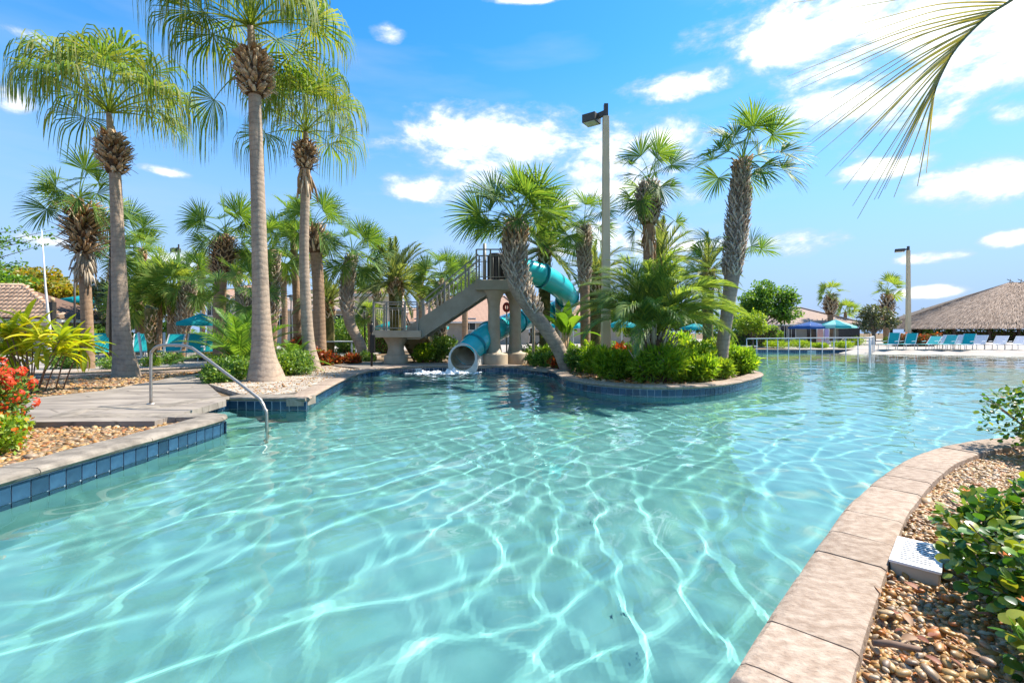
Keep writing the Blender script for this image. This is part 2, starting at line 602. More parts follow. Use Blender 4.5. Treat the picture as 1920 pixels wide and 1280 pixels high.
M['paint_tan'] = pmat('tan_paint', (.37, .285, .19), (.45, .36, .25), .6, 3, 5, bmp=.08, bscale=60)
M['paint_grey'] = pmat('grey_green_paint', (.28, .235, .165), (.35, .30, .22), .55, 2.5, 5, bmp=.06)
M['rail_grey'] = pmat('grey_rail_paint', (.25, .23, .19), rough=.45)
M['slide'] = pmat('teal_gelcoat', (.02, .50, .53), (.03, .58, .60), .22, 2, 4, spec=.5, coat=.3)
M['slide_dark'] = pmat('teal_flange', (.004, .24, .29), rough=.3)
M['gel_white'] = pmat('cream_gelcoat', (.62, .60, .54), (.74, .72, .66), .4, 3, 6)
M['gel_in'] = pmat('stained_tube_lining', (.34, .25, .13), (.50, .44, .33), .4, 2.6, 6)
M['dark'] = pmat('dark_bronze', (.022, .02, .018), (.04, .036, .032), .5, 8)
M['bronze'] = pmat('brown_lamp_paint', (.075, .065, .055), rough=.45)
M['lens'] = pmat('lamp_glass', (.55, .62, .6), rough=.15)
M['black'] = pmat('black_paint', (.012, .011, .011), rough=.4)
M['teal'] = pmat('teal_sling', (.006, .33, .33), (.01, .40, .39), .65, 30, 3, objrand=.12)
M['teal_c'] = leafmat('teal_canvas', [(.003, .30, .33), (.004, .34, .37)], .3, .8, 'object', tcol=(1.2, 1.2, 1.2))
M['teal_w'] = leafmat('pale_teal_canvas', [(.25, .60, .55), (.30, .66, .6)], .3, .8, 'object', tcol=(1.1, 1.1, 1.1))
M['blue_c'] = leafmat('blue_canvas', [(.02, .10, .32), (.02, .10, .32)], .25, .8, 'object', tcol=(1.2, 1.2, 1.2))
M['white'] = pmat('white_frame', (.72, .71, .68), rough=.5)
M['white_s'] = pmat('white_sling', (.55, .55, .58), (.62, .62, .65), .75, 20)
M['wall'] = pmat('cream_stucco', (.47, .385, .28), (.54, .45, .335), .9, 2, 6, bmp=.15, bscale=60)
M['wall_grey'] = pmat('grey_stucco', (.30, .265, .215), (.36, .32, .26), .9, 2, 6, bmp=.15, bscale=60)
M['trim'] = pmat('white_trim', (.66, .64, .60), rough=.7)
M['glass'] = pmat('dark_window', (.02, .022, .022), rough=.1, spec=.6)
M['rooftile'] = pmat('clay_tile', (.50, .30, .18), (.62, .43, .29), .8, 6, 5, objrand=.22, bmp=.2)
M['roof_in'] = pmat('roof_underlay', (.14, .08, .05), rough=.9)
M['wood'] = pmat('tan_wood', (.42, .30, .14), (.52, .39, .20), .75, 5, 6, stretch=(1, 8, 8))
M['thatch'] = islandmat('palm_thatch', [(0, (.24, .175, .13)), (.5, (.40, .305, .235)), (1, (.56, .44, .345))], .95, .05)
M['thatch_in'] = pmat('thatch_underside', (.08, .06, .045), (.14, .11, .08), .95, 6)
M['post'] = pmat('dark_wood_post', (.09, .065, .045), rough=.85)
M['pole'] = pmat('concrete_pole', (.60, .46, .27), (.68, .54, .34), .8, 2, 7, bmp=.15, bscale=50)
M['foam'] = pmat('water_foam', (.80, .84, .84), (.9, .92, .92), .6, 9)
M['bark'] = pmat('bark', (.13, .10, .075), (.24, .19, .15), .9, 8, 6, bmp=.5)
M['pink'] = pmat('pink_cloth', (.60, .30, .25), (.68, .40, .34), .85, 12)
M['lav'] = pmat('lavender_cloth', (.42, .34, .58), rough=.85)
M['red'] = pmat('red_plastic', (.65, .06, .05), rough=.4)

def roofmat(name, c1, c2, freq):
    """barrel tile roof too far off to count its tiles"""
    m, N, L, P = new_mat(name)
    tc = N.new('ShaderNodeTexCoord')
    w = N.new('ShaderNodeTexWave')
    w.wave_type, w.bands_direction = 'BANDS', 'X'
    w.inputs['Scale'].default_value = freq
    w.inputs['Distortion'].default_value = .6
    L.new(tc.outputs['UV'], w.inputs['Vector'])
    w2 = N.new('ShaderNodeTexWave')
    w2.wave_type, w2.bands_direction = 'BANDS', 'Y'
    w2.inputs['Scale'].default_value = freq * .8
    w2.wave_profile = 'SAW'
    L.new(tc.outputs['UV'], w2.inputs['Vector'])
    nz = noise(N, L, 2.5, 6)
    col = mixrgb(N, L, nz, c1, c2)
    L.new(col, P.inputs['Base Color'])
    P.inputs['Roughness'].default_value = .9
    P.inputs['Specular IOR Level'].default_value = .2
    a = N.new('ShaderNodeMath'); a.operation = 'ADD'
    L.new(w.outputs[1], a.inputs[0]); L.new(w2.outputs[1], a.inputs[1])
    bump(N, L, P, a.outputs[0], .35, .05)
    return m
M['roof_far'] = roofmat('far_tile_roof', (.36, .21, .14), (.50, .32, .225), 2.4)
M['roof_brown'] = roofmat('brown_tile_roof', (.34, .24, .19), (.46, .35, .28), 2.4)

def watermat():
    m = bpy.data.materials.new('pool_water')
    m.use_nodes = True
    N, L = m.node_tree.nodes, m.node_tree.links
    N.clear()
    o = N.new('ShaderNodeOutputMaterial')
    g = N.new('ShaderNodeBsdfGlass')
    g.inputs['IOR'].default_value = 1.33
    g.inputs['Roughness'].default_value = 0
    g.inputs['Color'].default_value = (.93, 1, .99, 1)
    L.new(g.outputs[0], o.inputs[0])
    return m
M['water'] = watermat()

# ------------------------------------------------------------------ the pool: outline, water, floor, walls
def w0(px, py):                       # a point of the waterline
    return gp(px, py, 0.0).to_2d()
right_run = catmull([(-3.4, -3.2), (-2.2, -1.7), (-1.1, -.45), (-.15, .6)] + [gp(a, b).to_2d() for a, b in
            ((1390, 1280), (1494, 1110), (1556, 1015), (1616, 935), (1694, 872), (1762, 842), (1870, 823))] + [(7.2, 5.75), (10, 6.0), (16, 5.6), (24, 4.6), (36, 3)], 6)
tip = w0(412, 815)
left_run = [Vector((-4.35, -3.2)), Vector((-4.3, -1)), Vector((-4.22, 1.5)), w0(0, 950), w0(200, 884), tip]
entry_run = [tip, tip + Vector((-.06, .22)), Vector((tip.x - .35, tip.y + .36)), Vector((-5.3, tip.y + .3)), Vector((-6.15, tip.y + .25)), Vector((-6.3, 7.2)), w0(300, 793), w0(430, 767)]
corner_run = [w0(430, 767), w0(500, 768), w0(575, 769)]
slide_run = catmull([w0(575, 769), w0(606, 748), w0(640, 728), w0(672, 713), w0(715, 703), w0(760, 699.5), w0(830, 697.2), w0(900, 697), w0(965, 699),
                     w0(1012, 703), w0(1040, 709), w0(1048, 716), w0(1062, 724), w0(1090, 731), w0(1130, 737), w0(1190, 742), w0(1245, 743.5), w0(1300, 742), w0(1352, 737.5),
                     w0(1395, 729), w0(1428, 715.5), (7.35, 15.2), (6.9, 17.5), (6.2, 20), (6.2, 24), (7.5, 29), (10.5, 33.2)], 5)
far_run = [Vector((10.5, 33.2)), Vector((14, 34.6)), w0(1500, 660.6), w0(1602, 660.6)]
beach_run = [w0(1602, 660.6), Vector((30, 33)), Vector((38, 28)), Vector((44, 20)), Vector((44, 8)), Vector((40, 3))]
runs = [left_run, entry_run, corner_run, slide_run, far_run, beach_run, list(reversed(right_run))]
outline = []
for r_ in runs:
    for p in r_:
        p = Vector((p[0], p[1]))
        if not outline or (p - outline[-1]).length > 1e-3:
            outline.append(p)
if (outline[0] - outline[-1]).length < 1e-3:
    outline.pop()

# lazy-river channel on the left
riv_far = [(-40, 12.2), (-24, 13.2)] + [tuple(gp(a, b).to_2d()) for a, b in ((100, 698), (180, 695), (300, 690.5), (390, 686.5), (480, 681.5))] + [(-8.2, 20.2), (-8.0, 24)]
riv_near = [(x + .75, y - 1.15) for x, y in riv_far[:-2]] + [(-7.0, 20), (-6.8, 24)]
river = [Vector(p) for p in riv_near] + [Vector(p) for p in reversed(riv_far)]

outer = [Vector((-900, -300)), Vector((900, -300)), Vector((900, 1500)), Vector((-900, 1500))]
def holed(polys, z):
    loops = [[Vector((p[0], p[1], 0)) for p in pl] for pl in polys]
    flat = [p for l in loops for p in l]
    tri = tessellate_polygon(loops)
    fs = []
    for t in tri:
        a, b, c = [flat[i] for i in t]
        cr = (b.x - a.x) * (c.y - a.y) - (b.y - a.y) * (c.x - a.x)
        fs.append(tuple(t) if cr > 0 else tuple(reversed(t)))
    return MB().add([(p.x, p.y, z) for p in flat], fs)
ground = holed([outer, outline, river], SOIL).build('ground', M['soil'])
tag(ground, kind='structure')

fl = MB().add([(-46, -8, -1.05), (50, -8, -1.05), (50, 46, -1.05), (-46, 46, -1.05)], [(0, 1, 2, 3)]).build('pool_floor', M['plaster'])
tag(fl, kind='structure')
fl.cycles.is_caustics_receiver = True
# beach entry: a sheet rising out of the water
bt = beach_run
bi = [Vector((13, 27)), Vector((18, 22)), Vector((22, 17)), Vector((27, 13)), Vector((31, 9)), Vector((34, 5))]
bv, bf = [], []
for a, b in zip(bt, bi):
    a, b = Vector(a).to_2d(), Vector(b).to_2d()
    for k in range(9):
        t = k / 8
        p = a.lerp(b, t)
        bv.append((p.x, p.y, DECK - .006 - 1.29 * t))
for i in range(len(bt) - 1):
    for k in range(8):
        bf.append((i * 9 + k, i * 9 + k + 1, (i + 1) * 9 + k + 1, (i + 1) * 9 + k))
beach = MB().add(bv, bf, True).build('beach_entry', M['deck_pale'])
tag(beach, kind='structure')
beach.cycles.is_caustics_receiver = True

# water: one real wavy sheet
def graded(knots):
    out = [knots[0][0]]
    for (a, s0), (b, s1) in zip(knots[:-1], knots[1:]):
        x = a
        while x < b - 1e-6:
            t = (x - a) / (b - a)
            x = min(b, x + s0 + (s1 - s0) * t)
            out.append(x)
    return np.array(out)
wx = graded([(-45, .5), (-10, .12), (-6, .045), (6.5, .045), (12, .10), (45, .3)])
wy = graded([(-4, .09), (.2, .04), (9, .045), (18, .09), (45, .22)])
GX, GY = np.meshgrid(wx, wy)
GZ = np.zeros_like(GX)
def waves(n, l0, l1, th0, sd, slope, warp, seed, mask=1.0):
    global GZ
    rg = np.random.default_rng(seed)
    for i in range(n):
        lam = rg.uniform(l0, l1)
        k = 2 * math.pi / lam
        th = rg.normal(th0, sd)
        a = slope / k / math.sqrt(n / 2)
        ph = rg.uniform(0, 6.28)
        x = GX + warp * np.sin(.9 * GY + 1.3 * i) + warp * .6 * np.sin(1.7 * GX + .8 * GY + 2.1 * i)
        y = GY + warp * np.sin(.8 * GX + 1.9 * i) + warp * .5 * np.sin(2.1 * GY - .5 * GX + i)
        GZ = GZ + mask * a * np.sin(k * (x * math.cos(th) + y * math.sin(th)) + ph)
def crests(n, l0, l1, th0, sd, C, b, warp, seed, mask=1.0):
    """peaked ripples: narrow crests gather the sunlight into thin bright lines on the floor"""
    global GZ
    rg = np.random.default_rng(seed)
    for i in range(n):
        lam = rg.uniform(l0, l1)
        k = 2 * math.pi / lam
        th = rg.normal(th0, sd)
        ph = rg.uniform(0, 6.28)
        x = GX + warp * np.sin(.9 * GY + 1.3 * i + seed) + warp * .6 * np.sin(1.7 * GX + .8 * GY + 2.1 * i)
        y = GY + warp * np.sin(.8 * GX + 1.9 * i + seed) + warp * .5 * np.sin(2.1 * GY - .5 * GX + i)
        x = x + .035 * np.sin(6.5 * GY + 2.2 * GX + i * 3) + .03 * np.sin(5 * GX - 4 * GY + i)
        y = y + .035 * np.sin(6 * GX - 2.5 * GY + i * 2) + .03 * np.sin(4.4 * GY + 5 * GX + 2 * i)
        am = .78 + .30 * np.sin(.7 * GX + .5 * GY + i * 2 + seed) * np.sin(.6 * GY - .4 * GX + i)
        GZ = GZ + mask * am * C / (k * k * b) * np.exp(b * (np.sin(k * (x * math.cos(th) + y * math.sin(th)) + ph) - 1))
near_wall = np.clip((GX + 2.2) / 3.0, 0, 1)
dist_slide = np.hypot(GX + 1.6, GY - 16.0)
calm = np.clip(1.15 - (GY - 4) * .045, .5, 1)
crests(2, .54, .74, R(118), .3, 1.9, 3.2, .3, 1, calm)
crests(2, .43, .6, R(25), .3, 1.8, 3.2, .3, 5, calm * (.7 + .3 * near_wall))
waves(5, .3, .5, R(75), .8, .010, .12, 7)
waves(6, .9, 2.2, R(95), .6, .014, .3, 13)
waves(8, .25, .5, R(85), 1.4, .16, .15, 9, np.exp(-(dist_slide / 2.6) ** 2))
def tame(Z, lim):
    """ease the few places where crests pile up"""
    zy, zx = np.gradient(Z, wy, wx)
    zxy, zxx = np.gradient(zx, wy, wx)
    zyy = np.gradient(zy, wy, axis=0)
    e = -(.5 * (zxx + zyy) - np.sqrt((.5 * (zxx - zyy)) ** 2 + zxy ** 2))
    m = np.minimum(1, lim / np.maximum(e, 1e-6))
    for ax in (0, 1):
        m = np.minimum.reduce([np.roll(m, k, ax) for k in range(-3, 4)])
    for _ in range(3):
        for ax in (0, 1):
            m = sum(np.roll(m, k, ax) for k in range(-3, 4)) / 7
    return Z * m
GZ = GZ - np.median(GZ)
GZ = tame(GZ, 1.62)
idx = np.arange(GX.size).reshape(GX.shape)
wq = np.stack([idx[:-1, :-1], idx[:-1, 1:], idx[1:, 1:], idx[1:, :-1]], -1).reshape(-1, 4)
water = mobj('pool_water', np_mesh('pool_water', np.stack([GX, GY, GZ], -1), wq, M['water'], True))
tag(water, kind='structure')
water.cycles.is_caustics_caster = True

# walls (grout coloured behind the tiles), tiles and coping stones
def resample(run, step, s0=0.0):
    P = [Vector((p[0], p[1])) for p in run]
    L = [0]
    for a, b in zip(P[:-1], P[1:]):
        L.append(L[-1] + (b - a).length)
    def ev(s):
        s = max(0, min(L[-1] - 1e-6, s))
        i = 0
        while i < len(L) - 2 and L[i + 1] < s:
            i += 1
        d = (P[i + 1] - P[i])
        t = (s - L[i]) / max(1e-9, (L[i + 1] - L[i]))
        return P[i] + d * t
    def ev2(s):
        d = ev(s + .13) - ev(s - .13)
        return ev(s), d.normalized()
    return L[-1], ev2

def wall_strip(name, run, z0, z1, mat, inset=0.0):
    vs, fs = [], []
    for p in run:
        vs += [(p[0], p[1], z1), (p[0], p[1], z0)]
    for i in range(len(run) - 1):
        fs.append((2 * i, 2 * i + 1, 2 * i + 3, 2 * i + 2))
    o = MB().add(vs, fs).build(name, mat)
    o.cycles.is_caustics_receiver = True
    return tag(o, kind='structure')

tile_me = MB().box((0, 0, 0), (.141, .012, .141)).mesh('tile', M['tile'])
tile_w_me = MB().box((0, 0, 0), (.141, .012, .141)).mesh('tile', M['tile_white'])
def tiles(wall, run, seen=None, single=True, white=()):
    """a row of six-inch tiles under the coping and a second row below the water"""
    T, ev = resample(run, .153)
    n = int(T / .1535)
    low = MB()
    for i in range(n):
        s = (i + .5) * T / n
        p, d = ev(s)
        nrm = Vector((d.y, -d.x))                       # towards the water (outline runs with the water on its right)
        ang = math.atan2(d.y, d.x)
        c = Vector((p.x, p.y, .078)) + Vector((nrm.x, nrm.y, 0)) * .004
        vis = seen is None or seen[0] <= s <= seen[1]
        if single and vis:
            mobj('tile', tile_w_me if i in white else tile_me, wall, c, (0, 0, ang))
        else:
            low.box(c, (.141, .012, .141), rz=ang)
        low.box(c - Vector((0, 0, .1535)), (.141, .012, .141), rz=ang)
    lo_ = tag(low.build('tile_course', M['tile'], wall), kind='stuff')
    lo_.cycles.is_caustics_receiver = True

PROF = [(-.01, .160), (-.042, .176), (-.055, .198), (-.046, .222), (-.022, .236), (.03, .240), (.31, .238), (.335, .228), (.34, .205), (.34, .08), (.05, .08), (.05, .155)]
def coping(run, length, mat, parent_name, wid=1.0, gap=.007, jit=.0, seed=0):
    root = wall_strip(parent_name, run, -.16, .165, M['grout'])
    lower = wall_strip('plaster_face', run, -1.06, -.158, M['plaster'])
    lower.parent = root
    del lower['kind']
    T, ev = resample(run, length)
    n = max(1, round(T / length))
    rg = random.Random(seed)
    cuts = [0] + [(i + rg.uniform(-jit, jit)) * T / n for i in range(1, n)] + [T]
    for a, b in zip(cuts[:-1], cuts[1:]):
        k = max(2, int((b - a) / .09) + 1)
        vs, fs = [], []
        dz = rg.uniform(-.004, .003)
        for j in range(k + 1):
            s = a + gap / 2 + (b - a - gap) * j / k
            p, d = ev(s)
            land = Vector((-d.y, d.x))
            e = .002 if j in (0, k) else 0
            for o, z in PROF:
                q = p + land * (o * wid)
                w = .0025 * math.sin(7.3 * s + o * 20) + rg.uniform(-.0012, .0012)
                vs.append((q.x, q.y, z + (dz + w - e if z > .19 else 0)))
        m = len(PROF)
        for j in range(k):
            for i in range(m):
                i2 = (i + 1) % m
                fs.append((j * m + i, j * m + i2, (j + 1) * m + i2, (j + 1) * m + i))
        fs.append(tuple(range(m)))
        fs.append(tuple(k * m + i for i in reversed(range(m))))
        sm = [True] * (len(fs) - 2) + [False, False]
        mb = MB()
        mb.v, mb.f, mb.sm = vs, fs, sm
        mb.build('coping_stone', mat, root).data.set_sharp_from_angle(angle=R(32))
    return root

wl = coping(left_run, 1.15, M['stone_grey'], 'pool_wall_left', 1.0, seed=1)
tiles(wl, left_run)
we = coping(entry_run, .9, M['stone_grey'], 'pool_wall_entry', .85, seed=2)
tiles(we, entry_run)
wc = coping(corner_run, .5, M['stone_grey'], 'pool_wall_corner', 1, seed=3)
tiles(wc, corner_run)
ws = coping(slide_run, .52, M['stone'], 'pool_wall_slide', 1.0, seed=4)
tiles(ws, slide_run, seen=(0, 26), white=())
wf = coping(far_run, 1.0, M['stone'], 'pool_wall_far', 1.0, seed=5)
tiles(wf, far_run, single=False)
wr = coping(list(reversed(right_run)), .40, M['stone'], 'pool_wall_right', .79, jit=.2, seed=6)
tiles(wr, list(reversed(right_run)), single=False)
rv = coping([Vector(p) for p in riv_far], 1.0, M['stone'], 'river_wall', 1.0, seed=8)
tiles(rv, [Vector(p) for p in riv_far], single=False)
rn = coping([Vector(p) for p in reversed(riv_near)], 1.0, M['stone'], 'river_wall_near', .8, seed=9)

# depth markers: white tiles with dark figures, too small to read
mk_p, mk_q = entry_run[-2], entry_run[-1]
d_ = (mk_q - mk_p).normalized()
pm = mk_p + d_ * .35
t = thing('depth_marker', 'white depth marker tiles with dark figures beside the entry handrail', 'depth marker', (pm.x + d_.y * .016, pm.y - d_.x * .016, .078), 'depth markers on the pool wall', math.atan2(d_.y, d_.x))
def marker_parts(t, n):
    MB().box((0, 0, 0), (.152 * n, .012, .148)).build('plate', M['tile_white'], t)
    mk = MB()
    for i in range(n * 2):
        x = -.15 * n / 2 + .15 * n * (i + .5) / (n * 2)
        mk.box((x - .012, -.008, .0), (.014, .004, .09)).box((x + .01, -.008, .035), (.03, .004, .014)).box((x + .01, -.008, -.02), (.022, .004, .014))
    mk.build('figures', M['ink'], t)
marker_parts(t, 3)
p = w0(778, 698.6)
t = thing('depth_marker', 'white depth marker tiles on the wall just beside the slide mouth', 'depth marker', (p.x, p.y - .03, .078), 'depth markers on the pool wall', R(8))
marker_parts(t, 3)
p = w0(1521, 660.6)
t = thing('depth_marker', 'white depth marker tiles on the far pool wall below the grasses', 'depth marker', (p.x, p.y - .05, .078), 'depth markers on the pool wall', 0)
marker_parts(t, 4)

# submerged entry steps
st = tag(MB().prism([(-6.2, 7.0), (-5.55, 7.0), (-4.75, 8.3), (-5.15, 8.62)], -1.05, -.16).prism([(-5.55, 6.98), (-5.0, 6.98), (-4.35, 8.2), (-4.75, 8.3)], -1.05, -.42)
         .prism([(-5.0, 6.97), (-4.5, 6.97), (-3.95, 8.1), (-4.35, 8.2)], -1.05, -.70).build('entry_steps', M['plaster']), kind='structure')
st.cycles.is_caustics_receiver = True

# decks
def deckpoly(name, poly, mat, z0=SOIL - .02, z1=DECK):
    return tag(MB().prism([(p[0], p[1]) for p in poly], z0, z1).build(name, mat), kind='structure')
P1 = [gp(a, b) for a, b in ((-420, 794), (290, 789), (424, 750), (388, 718), (455, 699), (600, 682), (676, 690), (705, 688.5), (760, 686), (830, 684.6), (960, 685.5), (1034, 693),
                            (1046, 688), (940, 682), (830, 680), (740, 680), (690, 674), (600, 671), (470, 684.5), (330, 706), (200, 731), (60, 746), (-420, 764))]
deckpoly('path', P1, M['deck'])
D2 = [(x, y + .2) for x, y in riv_far] + [(-6, 60), (-80, 60)]
deckpoly('pavement', D2, M['deck_pale'])
deckpoly('pavement', [(-5, 23), (5.8, 23), (7.2, 30), (10.3, 33.8), (10, 60), (-5, 60)], M['deck_pale'])
D4 = [(x[0], x[1] + (.12 if i < 2 else .3)) for i, x in enumerate(far_run[2:])] + [(p.x + .15, p.y + .15) for p in beach_run[1:]] + [(120, 3), (120, 90), (20, 90)]
deckpoly('pavement', D4, M['deck_pale'])
# pale sandy bed round the two big palms, inside the coping
def inner(run, d):
    out = []
    for i, p in enumerate(run):
        a, b = Vector(run[max(i - 1, 0)]).to_2d(), Vector(run[min(i + 1, len(run) - 1)]).to_2d()
        t_ = (b - a).normalized()
        out.append(Vector((p[0], p[1])) + Vector((-t_.y, t_.x)) * d)
    return out
G2 = [p for p in inner(corner_run, .33)[:2]] + [p for p in inner(slide_run, .33)[3:20]] + [gp(a, b).to_2d() for a, b in ((664, 692), (600, 683), (455, 700), (392, 720))]
tag(MB().prism([(p.x, p.y) for p in G2], SOIL - .02, DECK + .006).build('sand_bed', M['sand']), kind='structure')

# ------------------------------------------------------------------ vegetation generators (numpy)
def nrm_(a):
    return a / np.maximum(1e-9, np.linalg.norm(a, axis=-1, keepdims=True))

def strips(P, Wv, off=0):
    """P: (n, k, 3) centre lines, Wv: (n, k, 3) half-width vectors -> verts, quads"""
    n, k = P.shape[:2]
    V = np.stack([P - Wv, P + Wv], 2).reshape(n, k * 2, 3)
    base = np.arange(n)[:, None, None] * (k * 2) + np.arange(k - 1)[None, :, None] * 2
    Q = base + np.array([0, 1, 3, 2])[None, None, :]
    return V.reshape(-1, 3), Q.reshape(-1, 4) + off

def fan_frond(rg, pitch, Lp=1.0, Rb=1.0, nseg=36, spread=2.3, split=.45, g=.25, gp_=2.0, bend=.5, wsc=1.0, rows=6, petw=.02, stringy=0.0, roll=0.0, fold=0.0):
    V, Q = [], []
    # stalk
    pts, p, a = [], np.zeros(3), pitch
    for i in range(6):
        pts.append(p.copy())
        p = p + np.array([math.cos(a), 0, math.sin(a)]) * Lp / 5
        a -= bend / 5
    pts = np.array(pts)
    for side in (np.array([0, 1, 0]), np.array([-math.sin(pitch), 0, math.cos(pitch)])):
        w = np.linspace(1.6, .7, 6)[:, None] * side * petw
        v, q = strips(pts[None], w[None], sum(len(x) for x in V))
        V.append(v); Q.append(q)
    hub = pts[-1]
    f = np.array([math.cos(a), 0, math.sin(a)])
    s = np.array([0, 1.0, 0])
    u = np.array([-math.sin(a), 0, math.cos(a)])
    ro = rg.normal(0, roll)
    s, u = s * math.cos(ro) + u * math.sin(ro), u * math.cos(ro) - s * math.sin(ro)
    an = np.linspace(-spread, spread, nseg) + rg.normal(0, .02, nseg)
    cup = rg.uniform(.1, .35) + fold
    D = nrm_(np.cos(an)[:, None] * f + np.sin(an)[:, None] * s + (cup * np.abs(np.sin(an)) + rg.normal(0, .05, nseg))[:, None] * u)
    Ls = Rb * (.72 + .28 * np.cos(an * .6)) * rg.uniform(.9, 1.06, nseg)
    da = 2 * spread / nseg
    P = np.repeat(hub[None], nseg, 0)
    C, W = [], []
    tt = np.linspace(0, 1, rows + 1)
    gg = g * rg.uniform(.6, 1.4, nseg)
    for i, t in enumerate(tt):
        r = t * Ls
        wid = np.where(t <= split, r * math.tan(da / 2) * 1.08, split * Ls * math.tan(da / 2) * ((1 - t) / (1 - split)) ** .7) * wsc + .0015
        side = nrm_(np.cross(np.repeat(u[None], nseg, 0), D) + 1e-6)
        tw = rg.normal(0, .25, nseg)[:, None] if t > split else 0
        side = nrm_(side + tw * u[None])
        C.append(P.copy()); W.append(side * wid[:, None])
        if i < rows:
            D = nrm_(D + np.array([0, 0, -1.0]) * (gg * (t + .12) ** gp_)[:, None])
            if stringy and t > split:
                D = nrm_(D * np.array([.55, .55, 1]) + np.array([0, 0, -stringy]))
            P = P + D * (Ls * (tt[i + 1] - t))[:, None]
    v, q = strips(np.stack(C, 1), np.stack(W, 1), sum(len(x) for x in V))
    V.append(v); Q.append(q)
    return np.concatenate(V), np.concatenate(Q)

def pinnate(rg, pitch, L=2.2, pairs=34, ll=.5, bend=1.3, vang=.5, la=.9, w=.014, droop=.15, start=.18, rw=.018, rows=3):
    n = 16
    pts, tan, p, a = [], [], np.zeros(3), pitch
    for i in range(n + 1):
        pts.append(p.copy()); tan.append([math.cos(a), 0, math.sin(a)])
        p = p + np.array([math.cos(a), 0, math.sin(a)]) * L / n
        a -= bend / n * (.4 + 1.2 * i / n)
    pts, tan = np.array(pts), np.array(tan)
    V, Q = [], []
    ww = np.linspace(1.6, .3, n + 1)[:, None] * np.array([0, 1, 0]) * rw
    v, q = strips(pts[None], ww[None]); V.append(v); Q.append(q)
    up = np.stack([-tan[:, 2], 0 * tan[:, 0], tan[:, 0]], 1)
    ww = np.linspace(1.3, .3, n + 1)[:, None] * up * rw
    v, q = strips(pts[None], ww[None], len(V[0])); V.append(v); Q.append(q)
    m = pairs * 2
    t = np.repeat(np.linspace(start, .985, pairs), 2) + rg.normal(0, .004, m)
    sd = np.tile([1, -1], pairs)
    fi = np.clip(t * n, 0, n - .001); i0 = fi.astype(int); fr = (fi - i0)[:, None]
    B = pts[i0] * (1 - fr) + pts[i0 + 1] * fr
    T = nrm_(tan[i0]); U = np.stack([-T[:, 2], 0 * T[:, 0], T[:, 0]], 1)
    S = np.array([[0, 1.0, 0]]) * sd[:, None]
    ang = la * (1 - .45 * t) + rg.normal(0, .07, m)
    va = vang + rg.normal(0, .12, m)
    D = nrm_(T * np.cos(ang)[:, None] + (S * np.cos(va)[:, None] + U * np.sin(va)[:, None]) * np.sin(ang)[:, None])
    Ls = ll * np.sin(np.clip((t - start) / (1 - start) * .86 + .2, 0, 1) * math.pi) ** .6 * rg.uniform(.88, 1.1, m)
    P = B.copy(); C, W = [], []
    for k in range(rows + 1):
        tt = k / rows
        side = nrm_(np.cross(D, U) + .35 * U)
        C.append(P.copy()); W.append(side * (w * (1.0 if k else .7) * (1 - tt ** 2) + .001))
        D = nrm_(D + np.array([0, 0, -droop * (tt + .3)]))
        P = P + D * (Ls / rows)[:, None]
    v, q = strips(np.stack(C, 1), np.stack(W, 1), len(V[0]) + len(V[1]))
    V.append(v); Q.append(q)
    return np.concatenate(V), np.concatenate(Q)

FR = {}
def frond_pool(kind, fn, mat, pitches, nvar=2):
    FR[kind] = []
    for i, p in enumerate(pitches):
        for j in range(nvar):
            rg = np.random.default_rng(hash((i, j, len(kind))) % 10000 + i * 17 + j)
            V, Q = fn(rg, R(p))
            FR[kind].append((p, V, Q, None))
    FR[kind + '_mat'] = mat
frond_pool('wash', lambda rg, p: fan_frond(rg, p, 1.35, 1.75, 34, 1.85, .34, .30, 1.2, .5, .62, 9, .016, .60), M['wash'], (84, 68, 52, 36, 20, 4, -14, -34), 2)
frond_pool('sabal', lambda rg, p: fan_frond(rg, p, 1.08, 1.05, 44, 2.05, .48, .16, 1.7, .75, .95, 6, .015, 0, .8, .22), M['fan'], (86, 70, 54, 38, 22, 6, -12, -34), 2)
frond_pool('sabalfar', lambda rg, p: fan_frond(rg, p, .85, 1.05, 28, 2.0, .52, .2, 1.6, .5, 1.1, 4, .025, 0, .75, .25), M['fan_far'], (86, 66, 46, 26, 6, -16, -38), 2)
frond_pool('date', lambda rg, p: pinnate(rg, p, 2.4, 38, .46, .95, .55, .70, .020, .08, .12, .022, 2), M['date'], (84, 66, 48, 30, 12, -8, -28), 2)
frond_pool('pindo', lambda rg, p: pinnate(rg, p, 2.25, 66, .50, 1.75, .75, .75, .007, .35, .2, .012, 4), M['pindo'], (86, 76, 66, 56, 46, 36, 24), 2)
frond_pool('sago', lambda rg, p: pinnate(rg, p, 1.55, 46, .26, 1.0, .35, 1.1, .011, .06, .1, .014, 2), M['sago'], (82, 66, 50, 36, 22, 8), 2)

def pool_mesh(kind, k):
    p, V, Q, me = FR[kind][k]
    if me is None:
        me = np_mesh('frond', V, Q, FR[kind + '_mat'])
        FR[kind][k] = (p, V, Q, me)
    return me

